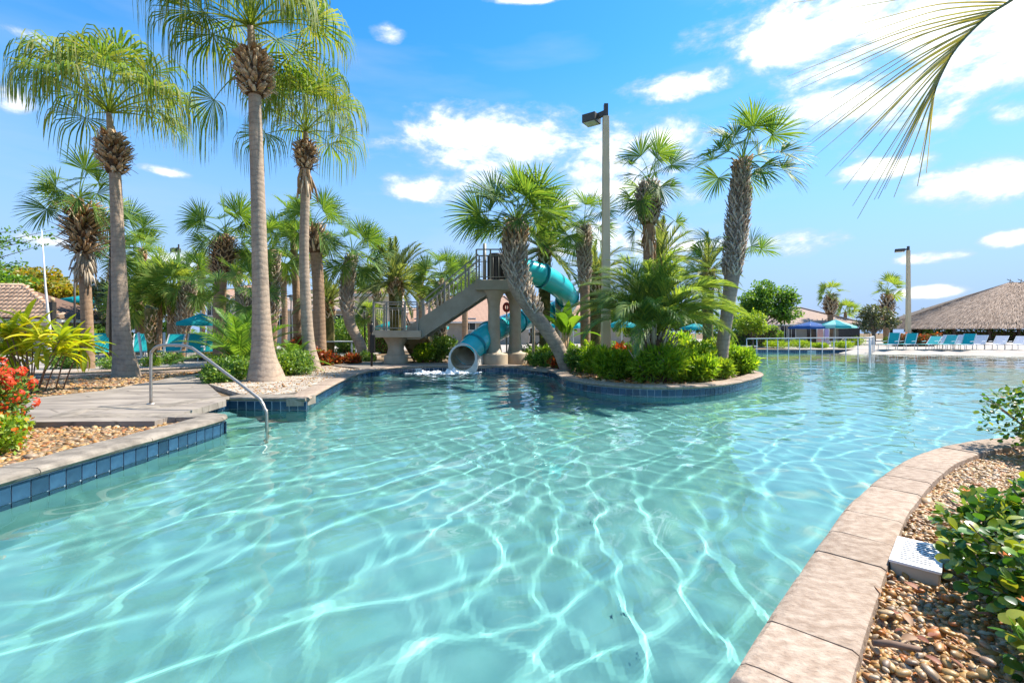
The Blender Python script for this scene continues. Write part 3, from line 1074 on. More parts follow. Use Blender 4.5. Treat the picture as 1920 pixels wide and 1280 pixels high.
def fronds(root, kind, org, n, scale, seed, pmax=88, pmin=-40, parts=True, jit=.12, tilt=(0, 0), skew=1.0):
    """n leaves round the crown, steep in the middle, flat and hanging outside"""
    rg = random.Random(seed)
    pool = FR[kind]
    VV, QQ, off = [], [], 0
    for i in range(n):
        f = ((i + .5) / n) ** skew
        want = pmax + (pmin - pmax) * f + rg.uniform(-6, 6)
        k = min(range(len(pool)), key=lambda j: abs(pool[j][0] - want) + rg.uniform(0, 8))
        az = i * 2.39996 + rg.uniform(-.3, .3)
        sc = scale * rg.uniform(1 - jit, 1 + jit)
        rx, ry = rg.uniform(-.12, .12) + tilt[0], rg.uniform(-.12, .12) + tilt[1]
        if parts:
            o = mobj('frond', pool_mesh(kind, k), root, org)
            o.rotation_euler = (rx, ry, az)
            o.scale = (sc, sc, sc)
        else:
            m = np.array(Matrix.Rotation(az, 3, 'Z') @ Matrix.Rotation(ry, 3, 'Y')) * sc
            VV.append(pool[k][1] @ m.T + np.array(org))
            QQ.append(pool[k][2] + off)
            off += len(pool[k][1])
    if not parts:
        mobj('crown', np_mesh('crown', np.concatenate(VV), np.concatenate(QQ), FR[kind + '_mat']), root)

def boots(path_fn, radius_fn, t0, t1, n, size, mat, seed, flare=.35, split=True, wid=.3, down=0.0, zup=.95):
    """old leaf bases set in a spiral on the trunk: tapering flat prongs, split in two on a cabbage palm"""
    rg = random.Random(seed)
    V, Fq = [], []
    for i in range(n):
        t = t0 + (t1 - t0) * (i + rg.random() * .5) / n
        c, d = path_fn(t)
        r = radius_fn(t)
        th = i * 2.39996 + (rg.uniform(-.15, .15) if split else rg.uniform(-.7, .7))
        for sgn in ((-1, 1) if split else (0,)):
            ln = size * (rg.uniform(.75, 1.25) if split else rg.uniform(.55, 1.6))
            e0 = np.array([math.cos(th), math.sin(th), 0])
            e1 = np.array([math.cos(th + sgn * size * .38 / max(r, .08)), math.sin(th + sgn * size * .38 / max(r, .08)), 0])
            b = np.array(c) + e0 * r * .82
            fl = flare * rg.uniform(.6, 1.3)
            zdir = -1 if rg.random() < down else 1
            tip = np.array(c) + e1 * (r + ln * fl) + np.array([0, 0, ln * zup * zdir])
            tan = np.array([-math.sin(th), math.cos(th), 0])
            wv = 1 if split else rg.uniform(.55, 1.25)
            w0_, w1_ = size * wid * wv * (.55 if split else 1), size * wid * wv * (.30 if split else .42)
            th_ = size * .09
            mid = (b + tip) / 2 + e0 * ln * .06
            rows = [(b, w0_, th_ * 1.4), (mid, w0_ * .85, th_), (tip, w1_, th_ * .5)]
            k0 = len(V)
            for p, w, h in rows:
                V.extend([p - tan * w, p + e0 * h - tan * w * .3, p + e0 * h + tan * w * .3, p + tan * w])
            for a in (0, 4):
                for j in range(3):
                    Fq.append((k0 + a + j, k0 + a + j + 1, k0 + a + j + 5, k0 + a + j + 4))
                Fq.append((k0 + a + 3, k0 + a, k0 + a + 4, k0 + a + 7))
            Fq.append((k0 + 8, k0 + 9, k0 + 10, k0 + 11))
    return np.array(V), np.array(Fq)

def palm(name, label, Y, pts, kind, n, scale, trunk='trunk_smooth', seed=1, boot=None, group='palm trees round the pool', pmax=88, pmin=-40, parts=True,
         org=None, extra=None, seg=14, skew=1.0, cat='palm tree', zbase=SOIL, jit=.12):
    """pts: (px, py, radius px) from the ground up; py of the first is the ground itself"""
    px0 = pts[0][0]
    root = thing(name, label, cat, (X_(px0, Y), Y, zbase), group)
    loc = root.location.copy()
    path = []
    for i, (px, py, r) in enumerate(pts):
        p = at(px, py, Y) - loc
        if i == 0:
            p = Vector((0, 0, -.06))
        path.append((p.x, p.y, p.z, r * Y / F * .93 * math.cos(math.atan((px - 960) / F))))
    cm = catmull([Vector(q).to_4d() if False else Vector(q) for q in path], 5)
    P = [Vector(c[:3]) for c in cm]
    rad = [max(.02, c[3]) for c in cm]
    MB().tube(P, rad, seg).build('trunk', M[trunk], root)
    nP = len(P)
    def pf(t):
        x = t * (nP - 1); i = min(nP - 2, int(x)); f = x - i
        return P[i].lerp(P[i + 1], f), None
    def rf(t):
        x = t * (nP - 1); i = min(nP - 2, int(x)); f = x - i
        return rad[i] * (1 - f) + rad[i + 1] * f
    for bspec in (boot or []):
        t0, t1 = [next((k / 60 for k in range(61) if pf(k / 60)[0].z + loc.z >= at(0, yy, Y).z), 1.0) for yy in bspec['y']]
        if bspec.get('ball'):
            rb = bspec['ball'] * Y / F
            ca, cb = pf(t0)[0], pf(t1)[0]
            prof = lambda t, rb=rb, t0=t0, t1=t1: rf(t) * .5 + rb * math.sin(max(0.02, min(1, .12 + .86 * (t - t0) / max(1e-6, t1 - t0))) * math.pi) ** .6 * .9
            core = MB()
            kk = 10
            core.tube([pf(t0 + (t1 - t0) * k / kk)[0] for k in range(kk + 1)], [max(.05, prof(t0 + (t1 - t0) * k / kk) * .85) for k in range(kk + 1)], 14)
            core.build('boot_core', M['boot_core'], root)
            fn = prof
        else:
            fn = rf
        V, Fq = boots(pf, fn, t0, t1, bspec['n'], bspec['s'], None, seed, bspec.get('flare', .35), bspec.get('split', True), bspec.get('w', .3), bspec.get('down', 0), bspec.get('zup', .95))
        o = mobj('leaf_bases', np_mesh('leaf_bases', V, Fq, M[bspec.get('mat', 'boot_grey')]), root)
        tag(o, kind='stuff')
        if bspec.get('ball'):
            V, Fq = boots(pf, fn, t0, t1, bspec['n'] // 2, bspec['s'] * 1.5, None, seed + 500, .55, False, .07, .55, .4)
            tag(mobj('fibre', np_mesh('fibre', V, Fq, M['boot_grey']), root), kind='stuff')
    top = P[-1]
    fronds(root, kind, top, n, scale, seed, pmax, pmin, parts, skew=skew, jit=jit)
    for e in (extra or []):
        q = at(e[0], e[1], Y) - loc
        for k, (az, pi) in enumerate(e[2]):
            pool = FR[kind]
            kx = min(range(len(pool)), key=lambda j: abs(pool[j][0] - pi))
            o = mobj('frond', pool_mesh(kind, kx), root, q, (0, 0, R(az)), e[3])
    return root

WB = lambda y0, y1, ball, n=150, s=.30, mat='boot_tan', **k: dict(y=(y1, y0), ball=ball, n=n, s=s, split=False, mat=mat, w=.38, flare=.62, zup=.5, **k)
SB = lambda y0, y1, n=150, s=.26, mat='boot_grey', **k: dict(y=(y1, y0), n=n, s=s, mat=mat, **k)

# tall drooping fan palms on the left
palm('tall_fan_palm', 'tall grey palm with drooping fronds just behind the red flower bush', 13.2,
     [(238, 700, 33), (234, 680, 27), (230, 650, 22), (226, 580, 18.5), (221, 450, 15), (216, 330, 13), (211, 275, 11), (207, 240, 8), (204, 212, 6)],
     'wash', 25, 1.0, seed=11, boot=[WB(252, 326, 21, 300, .16)], pmin=14, skew=.9)
palm('tall_fan_palm', 'tallest palm with drooping fronds cut off by the top of the picture', 11.6,
     [(500, 713, 45), (497, 697, 36), (494, 670, 27), (491, 620, 20.5), (488, 520, 17), (484, 380, 15), (480, 260, 14), (478, 190, 13.5), (476, 130, 13), (472, 80, 9), (470, 50, 7)],
     'wash', 28, 1.04, seed=23, boot=[WB(96, 188, 25, 320, .16)], pmin=6, skew=.9, extra=[(474, 120, [(185, -34)], .95)])
palm('tall_fan_palm', 'slender drooping palm standing between the tallest palm and the slide stairs', 14.6,
     [(586, 692, 25), (582, 676, 18), (578, 640, 13), (573, 560, 11), (570, 470, 10), (572, 380, 9.5), (573, 310, 10), (573, 268, 6), (573, 248, 5)],
     'wash', 21, .94, seed=31, boot=[WB(268, 322, 15, 190, .15), dict(y=(345, 318), n=14, s=.5, split=False, mat='boot_tan', w=.12, flare=.25, down=1)], pmin=16, skew=.9)
palm('fan_palm', 'palm with a shaggy orange ball of leaf stubs beside the tile-roofed house', 15.6,
     [(166, 688, 15), (164, 620, 13.5), (160, 540, 13), (156, 470, 12), (153, 400, 10), (150, 372, 7)],
     'sabal', 15, .84, 'trunk_brown', 41, boot=[WB(385, 470, 27, 190, .42, flare=None) if False else dict(y=(478, 388), ball=22, n=260, s=.30, split=False, mat='boot_tan', w=.2, flare=.95, zup=.45),
     dict(y=(515, 470), n=60, s=.45, split=False, mat='boot_grey', w=.12, flare=.3, down=1)], pmax=85, pmin=-30)
palm('fan_palm', 'sabal palm with a tan boot ball behind the cycad fronds', 20.0,
     [(412, 676, 15), (412, 600, 14), (413, 540, 13), (417, 500, 13), (421, 455, 12), (422, 438, 6)],
     'sabal', 14, .95, 'trunk_brown', 43, boot=[dict(y=(522, 448), ball=18, n=160, s=.24, split=True, mat='boot_tan', w=.3, flare=.7, zup=.6)], pmin=-22)
palm('fan_palm', 'fan palm half hidden behind the grey trunk near the red flower bush', 21.0,
     [(205, 673, 9), (208, 580, 9), (216, 500, 9), (226, 452, 6)], 'sabal', 15, .95, 'trunk_brown', 44, boot=[SB(455, 540, 90, .28, 'boot_tan')], pmin=-30)
palm('fan_palm', 'sabal palm with criss-cross boots right behind the tallest palm trunk', 21.0,
     [(506, 673, 13), (508, 600, 14), (509, 530, 15), (511, 480, 12), (511, 468, 6)], 'sabal', 16, .95, 'trunk_brown', 45, boot=[SB(485, 610, 170, .3, 'boot_grey')], pmin=-35)
palm('fan_palm', 'short sabal palm with a woven trunk directly above the cycad', 17.5,
     [(462, 683, 12), (460, 620, 13), (458, 570, 14), (456, 545, 8)], 'sabal', 12, .72, 'trunk_brown', 46, boot=[SB(548, 640, 150, .22, 'boot_grey')], pmin=-35)
palm('fan_palm', 'brown-trunked fan palm just behind the slender drooping palm', 18.6,
     [(600, 680, 15), (599, 620, 13), (597, 540, 12), (592, 470, 12), (588, 435, 9), (587, 424, 5)], 'sabal', 14, .82, 'trunk_brown', 47,
     boot=[dict(y=(478, 430), ball=15, n=70, s=.28, split=False, mat='boot_tan', w=.25, flare=.5)], pmin=-25)
palm('fan_palm', 'thin fan palm behind the left edge of the slender drooping palm', 23.0,
     [(558, 669, 8), (556, 560, 8), (551, 470, 7), (548, 425, 5)], 'sabal', 14, .85, 'trunk_brown', 48, pmin=-35)
palm('fan_palm', 'sabal palm whose trunk bends sharply above the round clipped bush', 20.5,
     [(688, 674, 11), (674, 642, 11), (656, 605, 11), (650, 565, 12), (653, 520, 13), (659, 492, 9), (660, 478, 5)], 'sabal', 20, .92, 'trunk_smooth', 49,
     boot=[SB(485, 590, 130, .26, 'boot_grey')], pmin=-35)
palm('fan_palm', 'leaning sabal palm with a thick booted trunk above the teal umbrella', 22.8,
     [(338, 677, 11), (343, 620, 14), (350, 570, 16), (355, 535, 12), (356, 528, 6)], 'sabal', 20, .82, 'trunk_brown', 50, boot=[SB(535, 660, 150, .26, 'boot_grey')], pmin=-40)
palm('fan_palm', 'dense fan palm in the thicket above the lopped stump', 24.0,
     [(292, 667, 11), (294, 600, 12), (296, 535, 8)], 'sabalfar', 20, 1.05, 'trunk_brown', 51, boot=[SB(545, 600, 60, .28, 'boot_tan')], pmin=-50, parts=False)
palm('fan_palm', 'fan palm in the thicket beneath the lamp with the boxy head', 23.5,
     [(322, 668, 10), (323, 600, 11), (324, 545, 8)], 'sabalfar', 20, .95, 'trunk_brown', 52, boot=[SB(552, 610, 60, .28, 'boot_tan')], pmin=-50, parts=False)
palm('fan_palm', 'low fan palm in the thicket beside the smooth grey trunk', 25.0,
     [(262, 665, 9), (262, 610, 10), (262, 565, 8)], 'sabalfar', 18, 1.05, 'trunk_brown', 53, pmin=-50, parts=False)
palm('date_palm', 'date palm with a mossy trunk behind the slide stair landing', 22.0,
     [(742, 671, 11), (742, 620, 12), (742, 560, 14), (742, 528, 9)], 'date', 48, .95, 'moss', 61, boot=[SB(530, 560, 60, .3, 'boot_tan')], group='date palms', pmin=-35)
palm('date_palm', 'small date palm behind the brown-trunked fan palm', 23.0,
     [(618, 669, 10), (617, 620, 11), (615, 568, 8)], 'date', 36, .78, 'moss', 62, boot=[SB(570, 600, 50, .28, 'boot_tan')], group='date palms', pmax=86, pmin=-20)
palm('fan_palm', 'small thin palm in front of the arched entrance', 26.0,
     [(694, 664, 4), (693, 620, 4), (692, 592, 4)], 'sabalfar', 18, .55, 'trunk_brown', 63, pmin=-20, parts=False)
palm('fan_palm', 'sabal palm behind the sloping slide stairs', 20.5,
     [(820, 674, 10), (824, 640, 10), (829, 590, 11), (829, 545, 9), (828, 522, 5)], 'sabal', 20, .82, 'trunk_brown', 64, boot=[SB(535, 640, 120, .24, 'boot_grey')], pmin=-45)
for px, yt, Y, n_, sc_, sd_, lab in ((268, 470, 28, 13, 0.86, 101, 'tall thin palm behind the thicket right of the smooth grey trunk'), (378, 500, 29, 13, 0.83, 102, 'thin palm behind the booted sabal on its left'),
    (446, 505, 27, 13, 0.79, 103, 'thin palm behind the booted sabal on its right'), (532, 500, 30, 13, 0.90, 104, 'thin palm in the gap right of the tallest trunk'), (575, 478, 31, 13, 0.90, 105, 'thin palm behind the slender drooping palm trunk'),
    (706, 525, 30, 13, 0.83, 106, 'thin palm left of the mossy date palm'), (788, 530, 31, 13, 0.86, 107, 'thin palm right of the mossy date palm'), (870, 520, 32, 13, 0.90, 108, 'thin palm left of the slide platform')):
    palm('fan_palm', lab, Y, [(px, 700, 6), (px + 2, 600, 6), (px - 1, yt + 20, 6.5), (px, yt, 4)], 'sabalfar', n_, sc_, 'trunk_brown', sd_, boot=[SB(yt + 5, yt + 40, 40, .3, 'boot_tan')], parts=False, pmin=-35)
# palms on the planted peninsula
palm('fan_palm', 'big sabal palm leaning across the slide tower', 15.4,
     [(1066, 690, 15), (1048, 655, 14), (1024, 618, 14), (997, 582, 15), (975, 545, 18), (965, 505, 21), (966, 465, 20), (968, 440, 13), (969, 424, 7)], 'sabal', 26, 1.04, 'trunk_smooth', 71,
     boot=[SB(436, 590, 260, .30, 'boot_grey'), SB(428, 470, 50, .32, 'boot_tan', flare=.6)], pmin=6)
palm('fan_palm', 'slim sabal palm rising behind the feathery arching palm', 15.6,
     [(1217, 690, 12), (1217, 600, 11), (1216, 510, 11), (1216, 440, 11), (1216, 400, 14), (1216, 362, 12), (1216, 340, 6)], 'sabal', 13, .78, 'trunk_brown', 73,
     boot=[dict(y=(425, 352), ball=15, n=120, s=.26, split=True, mat='boot_grey', w=.3, flare=.4), dict(y=(470, 425), n=26, s=.34, split=False, mat='boot_tan', w=.12, flare=.2, down=1)], pmin=-35,
     extra=[(1222, 395, [(-15, -12), (160, -34)], .8)])
palm('fan_palm', 'sabal palm between the leaning palm and the lamp post', 17.5,
     [(1098, 683, 10), (1097, 600, 10), (1096, 520, 10), (1095, 480, 12), (1095, 440, 11), (1095, 424, 5)], 'sabal', 15, .76, 'trunk_brown', 74,
     boot=[SB(432, 540, 190, .24, 'boot_grey')], pmin=-40)
palm('fan_palm', 'stout sabal palm with woven boots at the pool-side tip of the peninsula', 13.4,
     [(1350, 701, 15), (1354, 655, 13.5), (1363, 590, 13.5), (1371, 530, 15.5), (1379, 460, 18.5), (1386, 390, 18.5), (1390, 335, 12), (1393, 305, 7)], 'sabal', 16, .84, 'trunk_smooth', 75,
     boot=[SB(318, 525, 330, .24, 'boot_grey'), SB(312, 345, 40, .26, 'boot_tan', flare=.5)], pmin=-12, extra=[(1368, 470, [(200, 38), (150, 22), (175, 6)], .72), (1382, 485, [(20, 54), (-20, 38)], .6)])
for px, py, Y, n, sc, sd, lab in ((1021, 468, 20.5, 44, .98, 81, 'date palm behind the crown of the leaning palm'), (1117, 520, 21.5, 36, .78, 82, 'date palm with a mossy trunk beside the lamp post'),
                                  (1237, 490, 21.0, 42, .88, 83, 'date palm behind the slim sabal trunk'), (1327, 512, 22.0, 38, .78, 84, 'date palm behind the stout woven palm trunk')):
    palm('date_palm', lab, Y, [(px, 700, 10), (px, 600, 11), (px, py + 25, 13), (px, py, 8)], 'date', n, sc, 'moss', sd, boot=[SB(py, py + 40, 50, .28, 'boot_tan')], group='date palms', pmin=-30)
pr = palm('feather_palm', 'arching feathery palm with fine leaflets in the peninsula shrubs', 12.0,
     [(1226, 708, 30), (1226, 680, 30), (1225, 650, 25), (1225, 628, 14)], 'pindo', 84, 1.1, 'boot_core', 91,
     boot=[dict(y=(706, 630), n=70, s=.34, split=False, mat='boot_grey', w=.14, flare=.5)], pmax=89, pmin=30, group='feather palms')
# far palms on the right
palm('fan_palm', 'far fan palm with a brown boot ball behind the roof ridge', 50,
     [(1557, 700, 5), (1557, 600, 6), (1557, 575, 7), (1556, 552, 3)], 'sabalfar', 10, 1.0, 'trunk_brown', 95, boot=[dict(y=(590, 558), ball=8, n=60, s=.5, split=True, mat='boot_tan')], parts=False, pmin=-20, group='far palms')
palm('fan_palm', 'far fan palm beside the tall grey lamp pole', 50,
     [(1662, 700, 6), (1662, 600, 8), (1663, 570, 8), (1664, 546, 3)], 'sabalfar', 9, 1.1, 'trunk_brown', 96, boot=[dict(y=(605, 556), ball=9, n=60, s=.5, split=True, mat='boot_tan')], parts=False, pmin=-20, group='far palms')
palm('fan_palm', 'low far palm peeping over the roof of the small house', 52,
     [(1585, 700, 4), (1585, 600, 4), (1585, 585, 3)], 'sabalfar', 10, .9, 'trunk_brown', 97, parts=False, pmin=-20, group='far palms')

# ------------------------------------------------------------------ shrubs and broad-leaved trees
def leaf_cloud(rg, blobs, n, size, aspect=.5, shell=.65, updir=.25, droop=0, lobes=.18, outward=.5, jit=.35):
    """n small folded leaves spread through a set of ellipsoids (cx, cy, cz, rx, ry, rz)"""
    B = np.array(blobs, dtype=float)
    wts = (B[:, 3] * B[:, 4] * B[:, 5]) ** (2 / 3)
    k = rg.choice(len(B), n, p=wts / wts.sum())
    d = nrm_(rg.normal(size=(n, 3)))
    lob = 1 + lobes * (np.sin(5 * d[:, 0] + 3 * k) * np.sin(4 * d[:, 1] + k) + np.sin(6 * d[:, 2] + 2 * k) * .7)
    r = (shell + (1 - shell) * rg.random(n) ** .6) * lob
    C = B[k, :3] + d * B[k, 3:6] * r[:, None]
    ax = nrm_(d * outward + rg.normal(size=(n, 3)) * .6 + np.array([0, 0, updir]))
    nm = nrm_(d * .6 + np.array([0, 0, .5]) + rg.normal(size=(n, 3)) * .55)
    sd = nrm_(np.cross(ax, nm))
    s = size * rg.uniform(1 - jit, 1 + jit, n)[:, None]
    up = np.cross(sd, ax)
    tip = C + ax * s - np.array([0, 0, droop]) * s
    mid = C + ax * s * .5
    V = np.stack([C, mid - sd * s * aspect * .5 + up * s * .08, tip, mid + sd * s * aspect * .5 + up * s * .08], 1).reshape(-1, 3)
    Q = np.arange(n * 4).reshape(n, 4)
    return V, Q

def bush(name, label, c, r, n, size, mat, seed, group=None, aspect=.5, blobs=None, cat='shrub', stems=5, updir=.25, outward=.5, shell=.6, flowers=None, droop=0):
    rg = np.random.default_rng(seed)
    root = thing(name, label, cat, c, group)
    if blobs is None:
        blobs = []
        for i in range(7):
            a = i * 2.4
            blobs.append((math.cos(a) * r[0] * .42, math.sin(a) * r[1] * .42, r[2] * rg.uniform(.45, .8), r[0] * rg.uniform(.45, .62), r[1] * rg.uniform(.45, .62), r[2] * rg.uniform(.4, .55)))
    V, Q = leaf_cloud(rg, blobs, n, size, aspect, shell, updir, droop, outward=outward)
    V[:, 2] = np.maximum(V[:, 2], .01)
    tag(mobj('foliage', np_mesh('foliage', V, Q, M[mat]), root), kind='stuff')
    if stems:
        sb = MB()
        for i in range(stems):
            b = blobs[i % len(blobs)]
            a = i * 2.4
            sb.tube([(math.cos(a) * .04, math.sin(a) * .04, -.02), (b[0] * .5, b[1] * .5, b[2] * .5), (b[0], b[1], b[2] + b[5] * .5)], [.018, .013, .006], 5)
        sb.build('stems', M['twig'], root)
    if flowers and flowers[0][0] == 'ixora':
        cV = []
        for q in range(150):
            b = blobs[q % len(blobs)]
            d = nrm_(rg.normal(size=3) + np.array([.2, -.35, .45]))
            c0 = np.array(b[:3]) + d * np.array(b[3:6]) * 1.08
            pd = nrm_(rg.normal(size=(30, 3)) * .8 + d)
            e = c0 + pd * .052
            sd = nrm_(np.cross(pd, rg.normal(size=(30, 3))))
            up = np.cross(sd, pd)
            cV.append(np.stack([e - sd * .015, e + up * .015, e + sd * .015, e - up * .015], 1).reshape(-1, 3))
        cV = np.concatenate(cV)
        cV[:, 2] = np.maximum(cV[:, 2], .03)
        tag(mobj('flower_heads', np_mesh('flower_heads', cV, np.arange(len(cV)).reshape(-1, 4), M['ixora']), root), kind='stuff')
        flowers = flowers[1:]
    for fm, fn, fs in (flowers or []):
        bl2 = [(b[0], b[1], b[2] + b[5] * .15, b[3] * 1.04, b[4] * 1.04, b[5] * 1.05) for b in blobs]
        V, Q = leaf_cloud(rg, bl2, fn, fs, .8, .92, .3)
        V[:, 2] = np.maximum(V[:, 2], .05)
        tag(mobj('flowers', np_mesh('flowers', V, Q, M[fm]), root), kind='stuff')
    return root

def hedge(name, label, x0, x1, y0, y1, h, n, size, mat, seed, group='clipped hedges'):
    rg = np.random.default_rng(seed)
    c = ((x0 + x1) / 2, (y0 + y1) / 2, SOIL)
    root = thing(name, label, 'hedge', c, group)
    a, b = (x1 - x0) / 2, (y1 - y0) / 2
    P = rg.uniform(-1, 1, (n, 3)) * np.array([a, b, h / 2])
    f = rg.integers(0, 4, n)
    P[f == 0, 1] = -b; P[f == 1, 2] = h / 2; P[f == 2, 0] = a * np.sign(P[f == 2, 0])
    P += rg.normal(0, size * .35, (n, 3))
    P[:, 2] += h / 2
    ax = nrm_(rg.normal(size=(n, 3)) + np.array([0, -.3, .4])); sd = nrm_(np.cross(ax, nrm_(rg.normal(size=(n, 3)))))
    s = size * rg.uniform(.7, 1.3, n)[:, None]
    V = np.stack([P, P + ax * s * .5 - sd * s * .28, P + ax * s, P + ax * s * .5 + sd * s * .28], 1).reshape(-1, 3)
    tag(mobj('foliage', np_mesh('foliage', V, np.arange(n * 4).reshape(n, 4), M[mat]), root), kind='stuff')
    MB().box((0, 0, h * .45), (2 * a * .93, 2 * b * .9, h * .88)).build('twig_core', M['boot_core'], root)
    return root

def tree(name, label, c, h, trunk_h, blobs, n, size, mat, seed, r0=.14, forks=5, group='broad-leaved trees', lean=0):
    rg = np.random.default_rng(seed)
    root = thing(name, label, 'tree', c, group)
    tb = MB()
    top = Vector((lean, 0, trunk_h))
    tb.tube([(0, 0, -.1), (lean * .3, 0, trunk_h * .5), top], [r0 * 1.3, r0, r0 * .8], 8)
    for i, b in enumerate(blobs[:forks + 4]):
        e = Vector(b[:3])
        m = top.lerp(e, .5) + Vector((rg.uniform(-.2, .2), rg.uniform(-.2, .2), rg.uniform(-.1, .2)))
        tb.tube([top - Vector((0, 0, .15)), m, e, e + (e - m) * .5], [r0 * .6, r0 * .38, r0 * .2, r0 * .06], 6)
    tb.build('trunk', M['bark'], root)
    V, Q = leaf_cloud(rg, blobs, n, size, .5, .35, .1, .1, .3)
    tag(mobj('crown', np_mesh('crown', V, Q, M[mat]), root), kind='stuff')
    return root

def rblobs(seed, n, cx, cy, cz, sx, sy, sz, r0, r1):
    rg = random.Random(seed)
    out = []
    for i in range(n):
        while True:
            x, y, z = [rg.uniform(-1, 1) for _ in range(3)]
            if x * x + y * y + z * z < 1: break
        r = rg.uniform(r0, r1)
        out.append((cx + x * sx, cy + y * sy, cz + z * sz, r, r, r * .75))
    return out

# peninsula shrubs, front to back
PS = 'shrubs on the planted peninsula'
for px, yb, Y, rx, rz, n, mt, sz, asp, lab in (
    (1150, 700, 12.3, .62, .62, 3200, 'fern', .16, .22, 'bright fern shrub at the near inner end of the peninsula'),
    (1232, 704, 11.5, .80, .72, 5200, 'fern', .17, .18, 'large dark green fern shrub in front of the feathery palm'),
    (1305, 702, 11.7, .55, .58, 3000, 'fern', .16, .22, 'mid green fern shrub right of the dark fern shrub'),
    (1350, 698, 12.3, .40, .42, 1900, 'lime', .13, .22, 'small yellow-green shrub near the peninsula tip'),
    (1383, 690, 13.6, .55, .66, 3000, 'fern', .17, .2, 'outermost green fern shrub at the peninsula tip'),
    (1295, 680, 13.0, .75, .80, 2800, 'lime', .14, .35, 'yellow-green leafy shrub behind the feathery palm'),
    (1345, 670, 14.4, .6, .95, 2400, 'lime', .14, .3, 'lime shrub at the foot of the stout woven palm'),
    (1188, 690, 12.9, .62, .55, 2400, 'lime', .13, .35, 'low lime shrub between the fern shrub and the feathery palm'),
    (1118, 692, 13.9, .55, .75, 2600, 'fern', .17, .22, 'soft green fern shrub at the foot of the lamp post'),
    (1085, 690, 14.6, .55, .62, 2400, 'hedge', .10, .5, 'dark leafy shrub beside the leaning palm base'),
    (1018, 680, 16.4, .70, .42, 2600, 'hedge', .09, .55, 'low rounded shrub right of the tower columns'),
    (1000, 672, 18.6, .80, .62, 2600, 'hedge', .10, .5, 'green hedge shrub behind the tower columns'),
    (1050, 672, 18.4, .7, .70, 2400, 'fern', .14, .4, 'leafy green shrub below the banana plant'),
    (1160, 668, 16.0, .7, .8, 2600, 'hedge', .12, .4, 'tall dark shrub behind the lamp post'),
    (1265, 668, 16.4, .8, 1.0, 2800, 'fern', .15, .3, 'tall green shrub behind the feathery palm fronds')):
    Y += .3
    bush('fern_shrub' if mt == 'fern' else 'shrub', lab, (X_(px, Y), Y, SOIL), (rx * .92, rx * .8, rz), n, sz, mt, int(px + Y), PS, asp, updir=.45 if asp < .3 else .25, outward=.8 if asp < .3 else .5)
bush('croton', 'red and yellow croton beside the leaning palm base', (X_(1052, 15.8), 15.8, SOIL), (.4, .4, .5), 900, .14, 'redleaf', 5, PS)
bush('croton', 'red croton behind the fern shrubs at the lamp post foot', (X_(1168, 13.6), 13.6, SOIL), (.4, .4, .72), 900, .14, 'redleaf', 6, PS)

# shrubs round the slide and the path
PB = 'shrubs beside the path'
for px, Y, rx, rz, n, mt, sz, lab in (
    (430, 11.9, .62, .58, 4200, 'hedge', .075, 'dark clipped shrub left of the tallest palm base'),
    (408, 11.2, .40, .36, 2200, 'hedge', .07, 'low dark shrub at the edge of the path by the tallest palm'),
    (545, 13.2, .62, .58, 4200, 'hedge', .075, 'leafy green shrub between the two big trunks'),
    (520, 12.8, .40, .5, 2000, 'lime', .075, 'pale green shrub touching the right side of the tallest palm'),
    (690, 19.5, .38, .42, 2000, 'hedge', .06, 'round clipped bush behind the black post'),
    (820, 20.0, .9, .95, 4200, 'hedge', .11, 'large green bush left of the slide mouth'),
    (795, 19.4, .45, .62, 1800, 'fern', .12, 'upright green bush right of the lower stairs'),
    (905, 18.8, .35, .5, 1200, 'hedge', .1, 'small green bush between slide mouth and column'),
    (560, 20.5, .5, .9, 1800, 'redleaf', .13, 'dark red leaved shrub behind the thin fan palm'),
    (650, 27.5, 1.5, 1.7, 4200, 'hedge', .17, 'tall leafy green bush before the brown roof'),
    (215, 15.4, .5, .38, 1400, 'hedge', .08, 'low shrub between the brown and the grey trunk'),
    (125, 15.6, .7, .5, 1800, 'hedge', .09, 'dark shrub left of the brown-trunked palm'),
    (282, 16.6, .35, .34, 1000, 'lime', .07, 'yellow-green shrub right of the grey trunk base'),
    (318, 18.0, .5, .4, 1300, 'hedge', .08, 'low dark shrub in front of the folding loungers'),
    (158, 27.0, 1.6, 1.3, 3600, 'hedge', .16, 'tall dark shrub behind the brown-trunked palm'),
    (450, 24.0, 1.0, .8, 2200, 'yellowleaf', .13, 'rusty brown shrub right of the teal umbrella'),
    (400, 25.0, 1.1, .7, 2200, 'yellowleaf', .13, 'rusty brown shrub behind the teal umbrella')):
    bush('shrub', lab, (X_(px, Y), Y, SOIL), (rx, rx, rz), n, sz, mt, int(px * 3 + Y), PB)
for px, Y, rx, rz, lab in ((606, 17.0, .36, .5, 'orange croton at the foot of the brown-trunked fan palm'), (628, 17.8, .26, .3, 'small red-orange croton in the middle of the row'),
                           (660, 18.2, .34, .36, 'red and orange croton next to the round clipped bush')):
    bush('croton', lab, (X_(px, Y), Y, SOIL), (rx, rx, rz), 1100, .12, 'redleaf', int(px), 'crotons by the path')
hedge('hedge', 'long clipped hedge below the arched entrance', X_(640, 29), X_(740, 29), 28.4, 29.4, 1.25, 5000, .12, 'hedge', 3)
hedge('hedge', 'clipped lime hedge beside the tile-roofed house', X_(128, 25), X_(170, 25), 24.5, 25.4, 1.35, 2600, .12, 'lime', 4)
hedge('hedge', 'clipped box hedge beside the small multi-stemmed tree', X_(1428, 40), X_(1452, 40), 39.5, 40.8, 1.7, 1500, .16, 'hedge', 5)
hedge('hedge', 'long low hedge behind the start of the far railing', X_(1372, 46), X_(1462, 46), 45.5, 46.6, 1.3, 4000, .17, 'hedge', 7)
